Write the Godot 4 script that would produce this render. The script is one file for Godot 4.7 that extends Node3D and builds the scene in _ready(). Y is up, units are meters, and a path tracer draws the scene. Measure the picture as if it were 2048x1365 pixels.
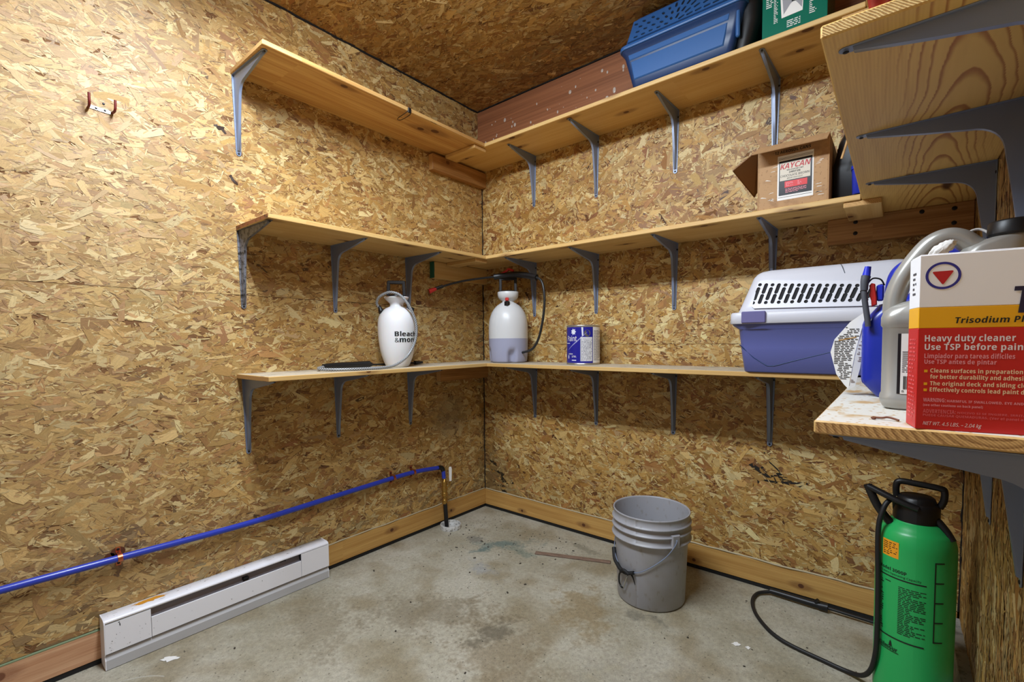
extends Node3D

const W := 2.18      # room width (x), rear wall at z = 0, heater wall at x = 0
const H := 2.44      # ceiling
const ZF := 2.75     # wall behind the camera
const TT := 2.103    # tops and undersides of the three shelf levels
const TB := 2.085
const MT := 1.508
const MB := 1.492
const BT := 0.930
const BB := 0.912
const SD := 0.284    # shelf depth

var used := {}
var M := {}

func _ready():
	# ---------------------------------------------------------------- camera
	var cam := Camera3D.new()
	cam.name = "camera"
	var yaw := 0.6934
	var pitch := -0.0456
	var roll := -0.0084
	cam.basis = Basis(Vector3.UP, yaw) * Basis(Vector3.RIGHT, pitch) * Basis(Vector3.BACK, roll)
	cam.position = Vector3(1.9952, 1.0513, 2.1657)
	cam.projection = Camera3D.PROJECTION_FRUSTUM
	cam.near = 0.05
	cam.far = 50.0
	cam.size = 2.0 * 0.05 * 682.5 / 936.53
	cam.frustum_offset = Vector2(0.00915, 0.04512) * 0.05
	add_child(cam)
	cam.current = true
	# ---------------------------------------------------------------- environment and exposure
	var env := Environment.new()
	var sky_mat := ProceduralSkyMaterial.new()   # overcast daylight, a soft fill through the added doorway behind the camera
	sky_mat.sky_top_color = Color(0.78, 0.84, 0.92)
	sky_mat.sky_horizon_color = Color(0.86, 0.89, 0.93)
	sky_mat.ground_bottom_color = Color(0.4, 0.4, 0.38)
	sky_mat.ground_horizon_color = Color(0.6, 0.6, 0.58)
	sky_mat.sky_energy_multiplier = 0.7
	sky_mat.ground_energy_multiplier = 0.55
	var sky := Sky.new()
	sky.sky_material = sky_mat
	env.background_mode = Environment.BG_SKY
	env.sky = sky
	env.tonemap_mode = Environment.TONE_MAPPER_LINEAR
	env.tonemap_exposure = 1.0
	env.sdfgi_enabled = true
	env.ssao_enabled = true
	env.ssil_enabled = true
	var we := WorldEnvironment.new()
	we.name = "world_environment"
	we.environment = env
	add_child(we)
	# ---------------------------------------------------------------- the room's lamp: a twin-tube fluorescent batten on the ceiling
	var lamp_at := Vector3(1.03, H, 1.62)
	for k in 4:   # two shine down from under the tubes, two out from their sides
		var al := AreaLight3D.new()
		al.name = "tube_light"
		al.area_size = Vector2(1.14, 0.03)
		al.light_color = Color(0.9, 0.95, 1.0)
		al.light_energy = 2.75 if k < 2 else 1.35
		al.area_range = 12.0
		al.area_attenuation = 2.0
		al.shadow_enabled = true
		if k < 2:
			al.position = lamp_at + Vector3(0, -0.094, -0.05 + 0.1 * k)
			al.rotation.x = -PI / 2
		else:
			al.position = lamp_at + Vector3(0, -0.07, -0.075 + 0.15 * (k - 2))
			al.rotation.y = PI * (k - 2)
			al.rotate_object_local(Vector3.RIGHT, -0.12)
		add_child(al, true)
	materials()
	lamp(lamp_at)
	room()
	shelving()
	left_wall_things()
	floor_things()
	shelf_goods()
	top_shelf_goods()
	jug_shelf_goods()

# ==================================================================== naming
func numbered(n: String) -> String:
	if not used.has(n):
		used[n] = 0
		return n
	used[n] += 1
	return "%s_%03d" % [n, used[n]]

func tag(o: Node3D, label: String, category: String, group := "") -> Node3D:
	o.set_meta("label", label)
	o.set_meta("category", category)
	if group != "":
		o.set_meta("group", group)
	return o

func thing(called: String, label: String, category: String, at := Vector3.ZERO, group := "") -> Node3D:
	var o := Node3D.new()
	o.name = numbered(called)
	o.position = at
	add_child(o)
	tag(o, label, category, group)
	return o

func structure(called: String) -> Node3D:
	var o := Node3D.new()
	o.name = called
	o.set_meta("kind", "structure")
	add_child(o)
	return o

func part(called: String, mesh: Mesh, m: Material, parent: Node, label := "") -> MeshInstance3D:
	var o := MeshInstance3D.new()
	o.name = called
	o.mesh = mesh
	if m:
		o.material_override = null
		for k in mesh.get_surface_count():
			o.set_surface_override_material(k, m)
	if label != "":
		o.set_meta("label", label)
	if called.ends_with("_print"):
		o.set_meta("kind", "stuff")
	parent.add_child(o, true)
	return o

func lone(called: String, mesh: Mesh, m: Material, label: String, category: String, at := Vector3.ZERO, group := "") -> MeshInstance3D:
	var o := part(numbered(called), mesh, m, self)
	o.position = at
	tag(o, label, category, group)
	return o

# ==================================================================== mesh helpers
func begin(smooth := false) -> SurfaceTool:
	var st := SurfaceTool.new()
	st.begin(Mesh.PRIMITIVE_TRIANGLES)
	st.set_smooth_group(1 if smooth else -1)
	return st

func done(st: SurfaceTool) -> ArrayMesh:
	st.generate_normals()
	return st.commit()

# corners counter-clockwise as seen from outside
func tri(st: SurfaceTool, a: Vector3, b: Vector3, c: Vector3, ua := Vector2.ZERO, ub := Vector2.ZERO, uc := Vector2.ZERO):
	st.set_uv(ua); st.add_vertex(a)
	st.set_uv(uc); st.add_vertex(c)
	st.set_uv(ub); st.add_vertex(b)

func quad(st: SurfaceTool, a: Vector3, b: Vector3, c: Vector3, d: Vector3, ua := Vector2(0, 1), ub := Vector2(1, 1), uc := Vector2(1, 0), ud := Vector2(0, 0)):
	tri(st, a, b, c, ua, ub, uc)
	tri(st, a, c, d, ua, uc, ud)

# a box with chamfered edges; sides = false leaves out the two end faces, ends = true draws only them
func cbox(st: SurfaceTool, c: Vector3, s: Vector3, ch := 0.002, xf := Transform3D(), only := "", long := -1):
	var h := s / 2.0
	ch = minf(ch, minf(h.x, minf(h.y, h.z)) * 0.9)
	if long < 0:
		long = s.max_axis_index()
	st.set_smooth_group(-1)
	for ax in 3:
		var b1 := (ax + 1) % 3
		var b2 := (ax + 2) % 3
		for sg in [-1.0, 1.0]:
			var kind := "end" if ax == long else ("top" if ax == 1 and sg > 0 else "side")
			if only != "" and not (kind in only.split("+")):
				continue
			var q := []
			for k in [[-1, -1], [1, -1], [1, 1], [-1, 1]]:
				var v := Vector3()
				v[ax] = h[ax] * sg
				v[b1] = (h[b1] - ch) * k[0]
				v[b2] = (h[b2] - ch) * k[1]
				q.append(v)
			if sg < 0:
				q.reverse()
			var uv := []
			for v in q:
				var o: Vector3 = c + v
				if ax == long:
					uv.append(Vector2(v[b1], v[b2]))
				else:
					uv.append(Vector2(o[long], o[3 - ax - long] + 0.37 * ax + 0.11 * sg))
			quad(st, xf * (c + q[0]), xf * (c + q[1]), xf * (c + q[2]), xf * (c + q[3]), uv[0], uv[1], uv[2], uv[3])
	if only != "" and not ("side" in only.split("+")):
		return
	for ax in 3:
		var b1 := (ax + 1) % 3
		var b2 := (ax + 2) % 3
		for s1 in [-1.0, 1.0]:
			for s2 in [-1.0, 1.0]:
				var p := []
				for e in [-1.0, 1.0]:
					for w in 2:
						var v := Vector3()
						v[ax] = (h[ax] - ch) * e
						v[b1] = (h[b1] - (ch if w == 1 else 0.0)) * s1
						v[b2] = (h[b2] - (ch if w == 0 else 0.0)) * s2
						p.append(v)
				var q := [p[0], p[2], p[3], p[1]]
				if s1 * s2 > 0:
					pass
				else:
					q.reverse()
				var uv := []
				for v in q:
					var o: Vector3 = c + v
					uv.append(Vector2(o[long], o[(long + 1) % 3] + o[(long + 2) % 3]))
				# orient outwards
				var n: Vector3 = (q[1] - q[0]).cross(q[2] - q[0])
				if n.dot(q[0] + q[2]) < 0:
					q.reverse()
					uv.reverse()
				quad(st, xf * (c + q[0]), xf * (c + q[1]), xf * (c + q[2]), xf * (c + q[3]), uv[0], uv[1], uv[2], uv[3])
	for sx in [-1.0, 1.0]:
		for sy in [-1.0, 1.0]:
			for sz in [-1.0, 1.0]:
				var a := Vector3(h.x * sx, (h.y - ch) * sy, (h.z - ch) * sz)
				var b := Vector3((h.x - ch) * sx, h.y * sy, (h.z - ch) * sz)
				var d := Vector3((h.x - ch) * sx, (h.y - ch) * sy, h.z * sz)
				if (b - a).cross(d - a).dot(a) < 0:
					tri(st, xf * (c + a), xf * (c + d), xf * (c + b))
				else:
					tri(st, xf * (c + a), xf * (c + b), xf * (c + d))

func box_mesh(c: Vector3, s: Vector3, ch := 0.002, xf := Transform3D()) -> ArrayMesh:
	var st := begin()
	cbox(st, c, s, ch, xf)
	return done(st)

# lumber: sides, end grain and (optionally) top as surfaces of their own
func lumber(c: Vector3, s: Vector3, side: Material, end: Material, top: Material = null, ch := 0.002, xf := Transform3D()) -> ArrayMesh:
	var st := begin()
	cbox(st, c, s, ch, xf, "side" if top else "side+top")
	st.generate_normals()
	var am := st.commit()
	am.surface_set_material(0, side)
	st = begin()
	cbox(st, c, s, ch, xf, "end")
	st.generate_normals()
	st.commit(am)
	am.surface_set_material(1, end)
	if top:
		st = begin()
		cbox(st, c, s, ch, xf, "top")
		st.generate_normals()
		st.commit(am)
		am.surface_set_material(2, top)
	return am

# profile of (radius, height); a repeated point makes a hard edge
func lathe(st: SurfaceTool, prof: Array, seg := 40, xf := Transform3D(), group := 1):
	var total := 0.0
	for i in prof.size() - 1:
		total += prof[i].distance_to(prof[i + 1])
	var run := 0.0
	st.set_smooth_group(group)
	for i in prof.size() - 1:
		var a: Vector2 = prof[i]
		var b: Vector2 = prof[i + 1]
		var l := a.distance_to(b)
		if l < 1e-7:
			group += 1
			st.set_smooth_group(group)
			continue
		var v0 := 1.0 - run / total
		run += l
		var v1 := 1.0 - run / total
		for k in seg:
			var t0 := TAU * k / seg
			var t1 := TAU * (k + 1) / seg
			var p0 := Vector3(a.x * sin(t0), a.y, a.x * cos(t0))
			var p1 := Vector3(a.x * sin(t1), a.y, a.x * cos(t1))
			var p2 := Vector3(b.x * sin(t1), b.y, b.x * cos(t1))
			var p3 := Vector3(b.x * sin(t0), b.y, b.x * cos(t0))
			var u0 := float(k) / seg
			var u1 := float(k + 1) / seg
			if a.x > 1e-6:
				tri(st, xf * p0, xf * p1, xf * p2 if b.x > 1e-6 else xf * p3, Vector2(u0, v0), Vector2(u1, v0), Vector2(u1, v1))
			if b.x > 1e-6:
				tri(st, xf * p0, xf * p2, xf * p3, Vector2(u0, v0), Vector2(u1, v1), Vector2(u0, v1))

func lathe_mesh(prof: Array, seg := 40, xf := Transform3D()) -> ArrayMesh:
	var st := begin(true)
	lathe(st, prof, seg, xf)
	return done(st)

func smooth_path(p: Array, n := 8) -> PackedVector3Array:
	var out := PackedVector3Array()
	for i in p.size() - 1:
		var a: Vector3 = p[maxi(i - 1, 0)]
		var b: Vector3 = p[i]
		var c: Vector3 = p[i + 1]
		var d: Vector3 = p[mini(i + 2, p.size() - 1)]
		for k in n:
			out.append(b.cubic_interpolate(c, a, d, float(k) / n))
	out.append(p[p.size() - 1])
	return out

# round or elliptical tube along a path; rx, ry may be numbers or [start, end]
func tube(st: SurfaceTool, p: PackedVector3Array, r: Variant, seg := 12, flat := 1.0, ref := Vector3.ZERO, closed := false):
	var n := p.size()
	var rings := []
	var up := ref
	var run := 0.0
	st.set_smooth_group(1)
	for i in n:
		var t := (p[mini(i + 1, n - 1)] - p[maxi(i - 1, 0)])
		if closed:
			t = p[(i + 1) % n] - p[(i - 1 + n) % n]
		t = t.normalized()
		if up == Vector3.ZERO:
			up = Vector3.UP if absf(t.y) < 0.9 else Vector3.RIGHT
		var s := t.cross(up).normalized()
		up = s.cross(t).normalized()
		var rr: float = lerpf(r[0], r[1], float(i) / (n - 1)) if r is Array else r
		var ring := PackedVector3Array()
		for k in seg:
			var a := TAU * k / seg
			ring.append(p[i] + s * cos(a) * rr + up * sin(a) * rr * flat)
		rings.append(ring)
	var last := n if closed else n - 1
	for i in last:
		var j := (i + 1) % n
		var l := p[i].distance_to(p[j])
		for k in seg:
			var k2 := (k + 1) % seg
			var ua := float(k) / seg
			var ub := float(k + 1) / seg
			quad(st, rings[i][k], rings[j][k], rings[j][k2], rings[i][k2], Vector2(run, ua), Vector2(run + l, ua), Vector2(run + l, ub), Vector2(run, ub))
		run += l
	if not closed:
		st.set_smooth_group(-1)
		for k in range(1, seg - 1):
			tri(st, rings[0][0], rings[0][k], rings[0][k + 1])
			tri(st, rings[n - 1][0], rings[n - 1][k + 1], rings[n - 1][k])

func tube_mesh(p: Array, r: Variant, seg := 12, n := 8, flat := 1.0, ref := Vector3.ZERO) -> ArrayMesh:
	var st := begin(true)
	tube(st, smooth_path(p, n) if n > 1 else PackedVector3Array(p), r, seg, flat, ref)
	return done(st)

# polygon in the xy plane (counter-clockwise), extruded from z0 to z1
func prism(st: SurfaceTool, poly: PackedVector2Array, z0: float, z1: float, xf := Transform3D(), smooth := false, ch := 0.0):
	var n := poly.size()
	if Geometry2D.is_polygon_clockwise(poly):
		poly = poly.duplicate()
		poly.reverse()
	var inner := poly
	if ch > 0.0:
		inner = PackedVector2Array()
		for i in n:
			var a := (poly[i] - poly[(i - 1 + n) % n]).normalized()
			var b := (poly[(i + 1) % n] - poly[i]).normalized()
			var na := Vector2(-a.y, a.x)
			var nb := Vector2(-b.y, b.x)
			var m := (na + nb).normalized()
			inner.append(poly[i] + m * ch / maxf(0.35, m.dot(na)))
	var t := Geometry2D.triangulate_polygon(inner)
	st.set_smooth_group(-1)
	for i in range(0, t.size(), 3):
		var a := inner[t[i]]
		var b := inner[t[i + 1]]
		var c := inner[t[i + 2]]
		if (b - a).cross(c - a) < 0:
			var x := b
			b = c
			c = x
		tri(st, xf * Vector3(a.x, a.y, z1), xf * Vector3(b.x, b.y, z1), xf * Vector3(c.x, c.y, z1), a, b, c)
		tri(st, xf * Vector3(a.x, a.y, z0), xf * Vector3(c.x, c.y, z0), xf * Vector3(b.x, b.y, z0), a, c, b)
	if smooth:
		st.set_smooth_group(1)
	for i in n:
		var j := (i + 1) % n
		var a := poly[i]
		var b := poly[j]
		quad(st, xf * Vector3(a.x, a.y, z0 + ch), xf * Vector3(b.x, b.y, z0 + ch), xf * Vector3(b.x, b.y, z1 - ch), xf * Vector3(a.x, a.y, z1 - ch), Vector2(a.x, z0), Vector2(b.x, z0), Vector2(b.x, z1), Vector2(a.x, z1))
		if ch > 0.0:
			var ia := inner[i]
			var ib := inner[j]
			quad(st, xf * Vector3(a.x, a.y, z1 - ch), xf * Vector3(b.x, b.y, z1 - ch), xf * Vector3(ib.x, ib.y, z1), xf * Vector3(ia.x, ia.y, z1))
			quad(st, xf * Vector3(ia.x, ia.y, z0), xf * Vector3(ib.x, ib.y, z0), xf * Vector3(b.x, b.y, z0 + ch), xf * Vector3(a.x, a.y, z0 + ch))

func prism_mesh(poly: PackedVector2Array, z0: float, z1: float, xf := Transform3D(), smooth := false, ch := 0.0) -> ArrayMesh:
	var st := begin()
	prism(st, poly, z0, z1, xf, smooth, ch)
	return done(st)

func rounded(hx: float, hz: float, r: float, seg := 5) -> PackedVector2Array:
	var out := PackedVector2Array()
	r = minf(r, minf(hx, hz) * 0.999)
	for q in 4:
		var c := Vector2((hx - r) * (1 if q == 0 or q == 3 else -1), (hz - r) * (1 if q < 2 else -1))
		for k in seg + 1:
			var a := PI / 2 * q + PI / 2 * k / seg
			out.append(c + Vector2(cos(a), sin(a)) * r)
	return out

# stack of rounded rectangles: each row is [y, cx, cz, hx, hz, corner radius]; a repeated y row makes a hard edge
func loft(st: SurfaceTool, rows: Array, seg := 5, xf := Transform3D(), cap_bottom := true, cap_top := true):
	var rings := []
	for r in rows:
		var ring := PackedVector3Array()
		for p in rounded(r[3], r[4], r[5], seg):
			ring.append(Vector3(r[1] + p.x, r[0], r[2] - p.y))
		rings.append(ring)
	var n: int = rings[0].size()
	var g := 1
	st.set_smooth_group(g)
	for i in rings.size() - 1:
		if rings[i][0].distance_to(rings[i + 1][0]) < 1e-6:
			g += 1
			st.set_smooth_group(g)
			continue
		for k in n:
			var k2 := (k + 1) % n
			var ua := float(k) / n
			var ub := float(k + 1) / n
			quad(st, xf * rings[i][k], xf * rings[i][k2], xf * rings[i + 1][k2], xf * rings[i + 1][k], Vector2(ua, rows[i][0]), Vector2(ub, rows[i][0]), Vector2(ub, rows[i + 1][0]), Vector2(ua, rows[i + 1][0]))
	st.set_smooth_group(-1)
	var e := rings.size() - 1
	for k in range(1, n - 1):
		if cap_bottom:
			tri(st, xf * rings[0][0], xf * rings[0][k + 1], xf * rings[0][k])
		if cap_top:
			tri(st, xf * rings[e][0], xf * rings[e][k], xf * rings[e][k + 1])

func loft_mesh(rows: Array, seg := 5, xf := Transform3D()) -> ArrayMesh:
	var st := begin()
	loft(st, rows, seg, xf)
	return done(st)

func ball(st: SurfaceTool, c: Vector3, r: Vector3, seg := 12, xf := Transform3D()):
	var prof := []
	for i in seg / 2 + 1:
		var a := -PI / 2 + PI * i / (seg / 2)
		prof.append(Vector2(cos(a), sin(a)))
	lathe(st, prof, seg, xf * Transform3D(Basis.from_scale(r), c))

func stadium(l: float, r: float, seg := 6) -> PackedVector2Array:
	var out := PackedVector2Array()
	for k in seg + 1:
		var a := -PI / 2 + PI * k / seg
		out.append(Vector2(l / 2 + cos(a) * r, sin(a) * r))
	for k in seg + 1:
		var a := PI / 2 + PI * k / seg
		out.append(Vector2(-l / 2 + cos(a) * r, sin(a) * r))
	return out

# lettering: each item [text, x, y, width, height, bold, slant]; f maps a point on the flat label (metres) to its place
func lettering(items: Array, f: Callable, thick := 0.0003, serif := false) -> ArrayMesh:
	var vs := PackedVector3Array()
	var ix := PackedInt32Array()
	var font := SystemFont.new()
	font.font_names = PackedStringArray(["Droid Serif" if serif else "Droid Sans"])
	var bold := SystemFont.new()
	bold.font_names = font.font_names
	bold.font_weight = 700
	for it in items:
		var tm := TextMesh.new()
		tm.font = bold if it[5] else font
		tm.text = it[0]
		tm.font_size = 48
		tm.pixel_size = 0.001
		tm.depth = 0.0
		tm.curve_step = 3.0
		tm.horizontal_alignment = HORIZONTAL_ALIGNMENT_LEFT
		var a := tm.surface_get_arrays(0)
		var v: PackedVector3Array = a[Mesh.ARRAY_VERTEX]
		var lo := Vector3(1e9, 1e9, 0)
		var hi := Vector3(-1e9, -1e9, 0)
		for p in v:
			lo = lo.min(p)
			hi = hi.max(p)
		var sz := hi - lo
		var first := vs.size()
		var sl: float = it[6]
		for p in v:
			var q := Vector2((p.x - lo.x) / sz.x * it[3], (p.y - lo.y) / sz.y * it[4])
			vs.append(f.call(Vector2(it[1] + q.x + q.y * sl, it[2] + q.y)))
		if a[Mesh.ARRAY_INDEX] != null:
			for k in a[Mesh.ARRAY_INDEX]:
				ix.append(first + k)
		else:
			for k in v.size():
				ix.append(first + k)
	return from_triangles(vs, ix)

func from_triangles(vs: PackedVector3Array, ix: PackedInt32Array) -> ArrayMesh:
	var st := begin()
	for i in range(0, ix.size(), 3):
		for k in 3:
			st.set_uv(Vector2.ZERO)
			st.add_vertex(vs[ix[i + k]])
	return done(st)

# thin raised shape given by its outline on the flat label, placed by f
func decal(polys: Array, f: Callable, lift := Vector3.ZERO) -> ArrayMesh:
	var vs := PackedVector3Array()
	var ix := PackedInt32Array()
	for poly: PackedVector2Array in polys:
		var t := Geometry2D.triangulate_polygon(poly)
		var first := vs.size()
		for p in poly:
			vs.append(f.call(p) + lift)
		for i in range(0, t.size(), 3):
			var a := poly[t[i]]
			var b := poly[t[i + 1]]
			var c := poly[t[i + 2]]
			if (b - a).cross(c - a) > 0:
				ix.append_array([first + t[i], first + t[i + 2], first + t[i + 1]])
			else:
				ix.append_array([first + t[i], first + t[i + 1], first + t[i + 2]])
	return from_triangles(vs, ix)

func rect(x: float, y: float, w: float, h: float) -> PackedVector2Array:
	return PackedVector2Array([Vector2(x, y), Vector2(x + w, y), Vector2(x + w, y + h), Vector2(x, y + h)])

func oval(x: float, y: float, rx: float, ry: float, n := 40, rot := 0.0) -> PackedVector2Array:
	var out := PackedVector2Array()
	for k in n:
		out.append(Vector2(x, y) + Vector2(cos(TAU * k / n) * rx, sin(TAU * k / n) * ry).rotated(rot))
	return out

func ring_band(x: float, y: float, rx: float, ry: float, w: float, n := 40) -> Array:
	var out := []
	for k in n:
		var a := Vector2(cos(TAU * k / n), sin(TAU * k / n))
		var b := Vector2(cos(TAU * (k + 1) / n), sin(TAU * (k + 1) / n))
		var c := Vector2(x, y)
		out.append(PackedVector2Array([c + a * Vector2(rx - w, ry - w), c + a * Vector2(rx, ry), c + b * Vector2(rx, ry), c + b * Vector2(rx - w, ry - w)]))
	return out

# ==================================================================== materials
func mat(c: Color, rough := 0.6, metal := 0.0, spec := 0.5) -> StandardMaterial3D:
	var m := StandardMaterial3D.new()
	m.albedo_color = c
	m.roughness = rough
	m.metallic = metal
	m.metallic_specular = spec
	return m

func c8(r: int, g: int, b: int) -> Color:
	return Color(r / 255.0, g / 255.0, b / 255.0)

func tex_mat(img: Image, rough := 0.6, sx := 1.0, sy := 1.0, tint := Color.WHITE, bump := 0.0) -> StandardMaterial3D:
	var m := mat(tint, rough)
	m.albedo_texture = ImageTexture.create_from_image(img)
	m.uv1_scale = Vector3(sx, sy, 1)
	if bump > 0.0:
		m.heightmap_enabled = true
		m.heightmap_texture = m.albedo_texture
		m.heightmap_scale = bump
	return m

func noise(sd: int, freq: float, oct := 3) -> FastNoiseLite:
	var n := FastNoiseLite.new()
	n.seed = sd
	n.noise_type = FastNoiseLite.TYPE_SIMPLEX_SMOOTH
	n.frequency = freq
	n.fractal_octaves = oct
	return n

# plank face: fine streaks along u, dark knots [u, v, ru, rv]
func pine_image(w: int, h: int, sd: int, light: Color, dark: Color, knots: Array, knot_c: Color, contrast := 1.0) -> Image:
	var im := Image.create(w, h, false, Image.FORMAT_RGB8)
	var n1 := noise(sd, 1.0, 3)
	var n2 := noise(sd + 7, 1.0, 2)
	for y in h:
		var v := float(y) / h
		for x in w:
			var u := float(x) / w
			var bend := 0.0
			var kd := 0.0
			for k in knots:
				var d := Vector2((u - k[0]) / k[2], (v - k[1]) / k[3])
				var q := d.length()
				if q < 5.0:
					bend += signf(d.y) * k[3] * 1.2 * exp(-q * 0.8)
				kd = maxf(kd, smoothstep(1.15, 0.75, q) + 0.35 * smoothstep(2.6, 1.0, Vector2(d.x * 0.45, d.y).length()))
			var vv := v - bend
			var s := n1.get_noise_2d(u * 1.6, vv * 26.0) * 0.55 + n2.get_noise_2d(u * 5.0, vv * 90.0) * 0.3
			var wide := n2.get_noise_2d(u * 1.1 + 40.0, vv * 5.0)
			var t := clampf(0.45 + contrast * (s * 0.9 + wide * 0.5), 0.0, 1.0)
			var c := light.lerp(dark, t)
			im.set_pixel(x, y, c.lerp(knot_c, clampf(kd, 0.0, 1.0)))
	return im

# flat-sawn face with nested arches, for the underside of the board over the jugs
func cathedral_image(w: int, h: int, sd: int) -> Image:
	var im := Image.create(w, h, false, Image.FORMAT_RGB8)
	var n1 := noise(sd, 1.0, 3)
	var n2 := noise(sd + 2, 1.0, 1)
	var light := c8(234, 194, 112)
	var dark := c8(160, 96, 42)
	for y in h:
		var v := float(y) / h * 0.32
		for x in w:
			var u := float(x) / w * 1.28
			var wob := n2.get_noise_2d(u * 1.6, v * 1.5) * 0.02 + n2.get_noise_2d(u * 12.0 + 5.0, v * 6.0) * 0.0015
			var dv := absf(v - 0.178 + wob)
			var g := u + (120.0 * dv * dv if dv < 0.045 else 0.243 + 10.8 * (dv - 0.045)) + n1.get_noise_2d(u * 10.0, v * 40.0) * 0.008
			var r := fposmod(g * 6.5, 1.0)
			var line := smoothstep(0.66, 0.95, r) * (1.0 - smoothstep(0.95, 1.0, r))
			line *= lerpf(0.8, 0.1, smoothstep(0.05, 0.1, dv))
			var fine := 0.5 + 0.5 * sin(v * 1300.0 + n2.get_noise_2d(u * 2.0, v * 10.0) * 4.0)
			var t := clampf(line + 0.16 * fine * smoothstep(0.04, 0.1, dv) + 0.14 * n1.get_noise_2d(u * 2.0, v * 40.0), 0.0, 1.0)
			var c := light.lerp(dark, t)
			for k in [[0.44, 0.115, 0.05, 0.012], [0.3, 0.2, 0.07, 0.013], [0.86, 0.19, 0.006, 0.004]]:
				var q := Vector2((u - k[0]) / k[2] + (v - k[1]) * 9.0, (v - k[1]) / k[3]).length()
				c = c.lerp(c8(70, 38, 16), smoothstep(1.3, 0.4, q) * 0.9)
			im.set_pixel(x, y, c)
	return im

# end grain: growth rings round a pith outside the board, with saw marks
func endgrain_image(w: int, h: int, pith: Vector2, freq: float, saw: float, light: Color, dark: Color, sd: int) -> Image:
	var im := Image.create(w, h, false, Image.FORMAT_RGB8)
	var n1 := noise(sd, 1.0, 3)
	for y in h:
		var v := float(y) / h * 0.02
		for x in w:
			var u := float(x) / w * 0.284
			var r := Vector2(u, v).distance_to(pith) + n1.get_noise_2d(u * 40.0, v * 120.0) * 0.0016
			var t := fposmod(r * freq, 1.0)
			var ring := smoothstep(0.3, 0.95, t) * (1.0 - smoothstep(0.95, 1.0, t))
			var sw := 0.5 + 0.5 * sin((u * 1.0 + v * 1.15) * 1300.0 + n1.get_noise_2d(u * 25.0, v * 60.0) * 2.2)
			var k := clampf(ring * (1.0 - saw) * 0.7 + saw * (1.0 - smoothstep(0.25, 0.75, sw)) + 0.12 * n1.get_noise_2d(u * 300.0, v * 300.0), 0.0, 1.0)
			im.set_pixel(x, y, light.lerp(dark, k))
	return im

func grime_image(w: int, h: int, sd: int, base: Color, dirt: Color, amount: float, freq := 6.0) -> Image:
	var im := Image.create(w, h, false, Image.FORMAT_RGB8)
	var n1 := noise(sd, 1.0, 4)
	var n2 := noise(sd + 3, 1.0, 2)
	for y in h:
		for x in w:
			var u := float(x) / w
			var v := float(y) / h
			var t := smoothstep(0.05, 0.6, n1.get_noise_2d(u * freq, v * freq)) * amount
			t += smoothstep(0.52, 0.6, n2.get_noise_2d(u * freq * 7.0, v * freq * 7.0)) * amount * 1.4
			im.set_pixel(x, y, base.lerp(dirt, clampf(t, 0.0, 1.0)))
	return im

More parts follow.
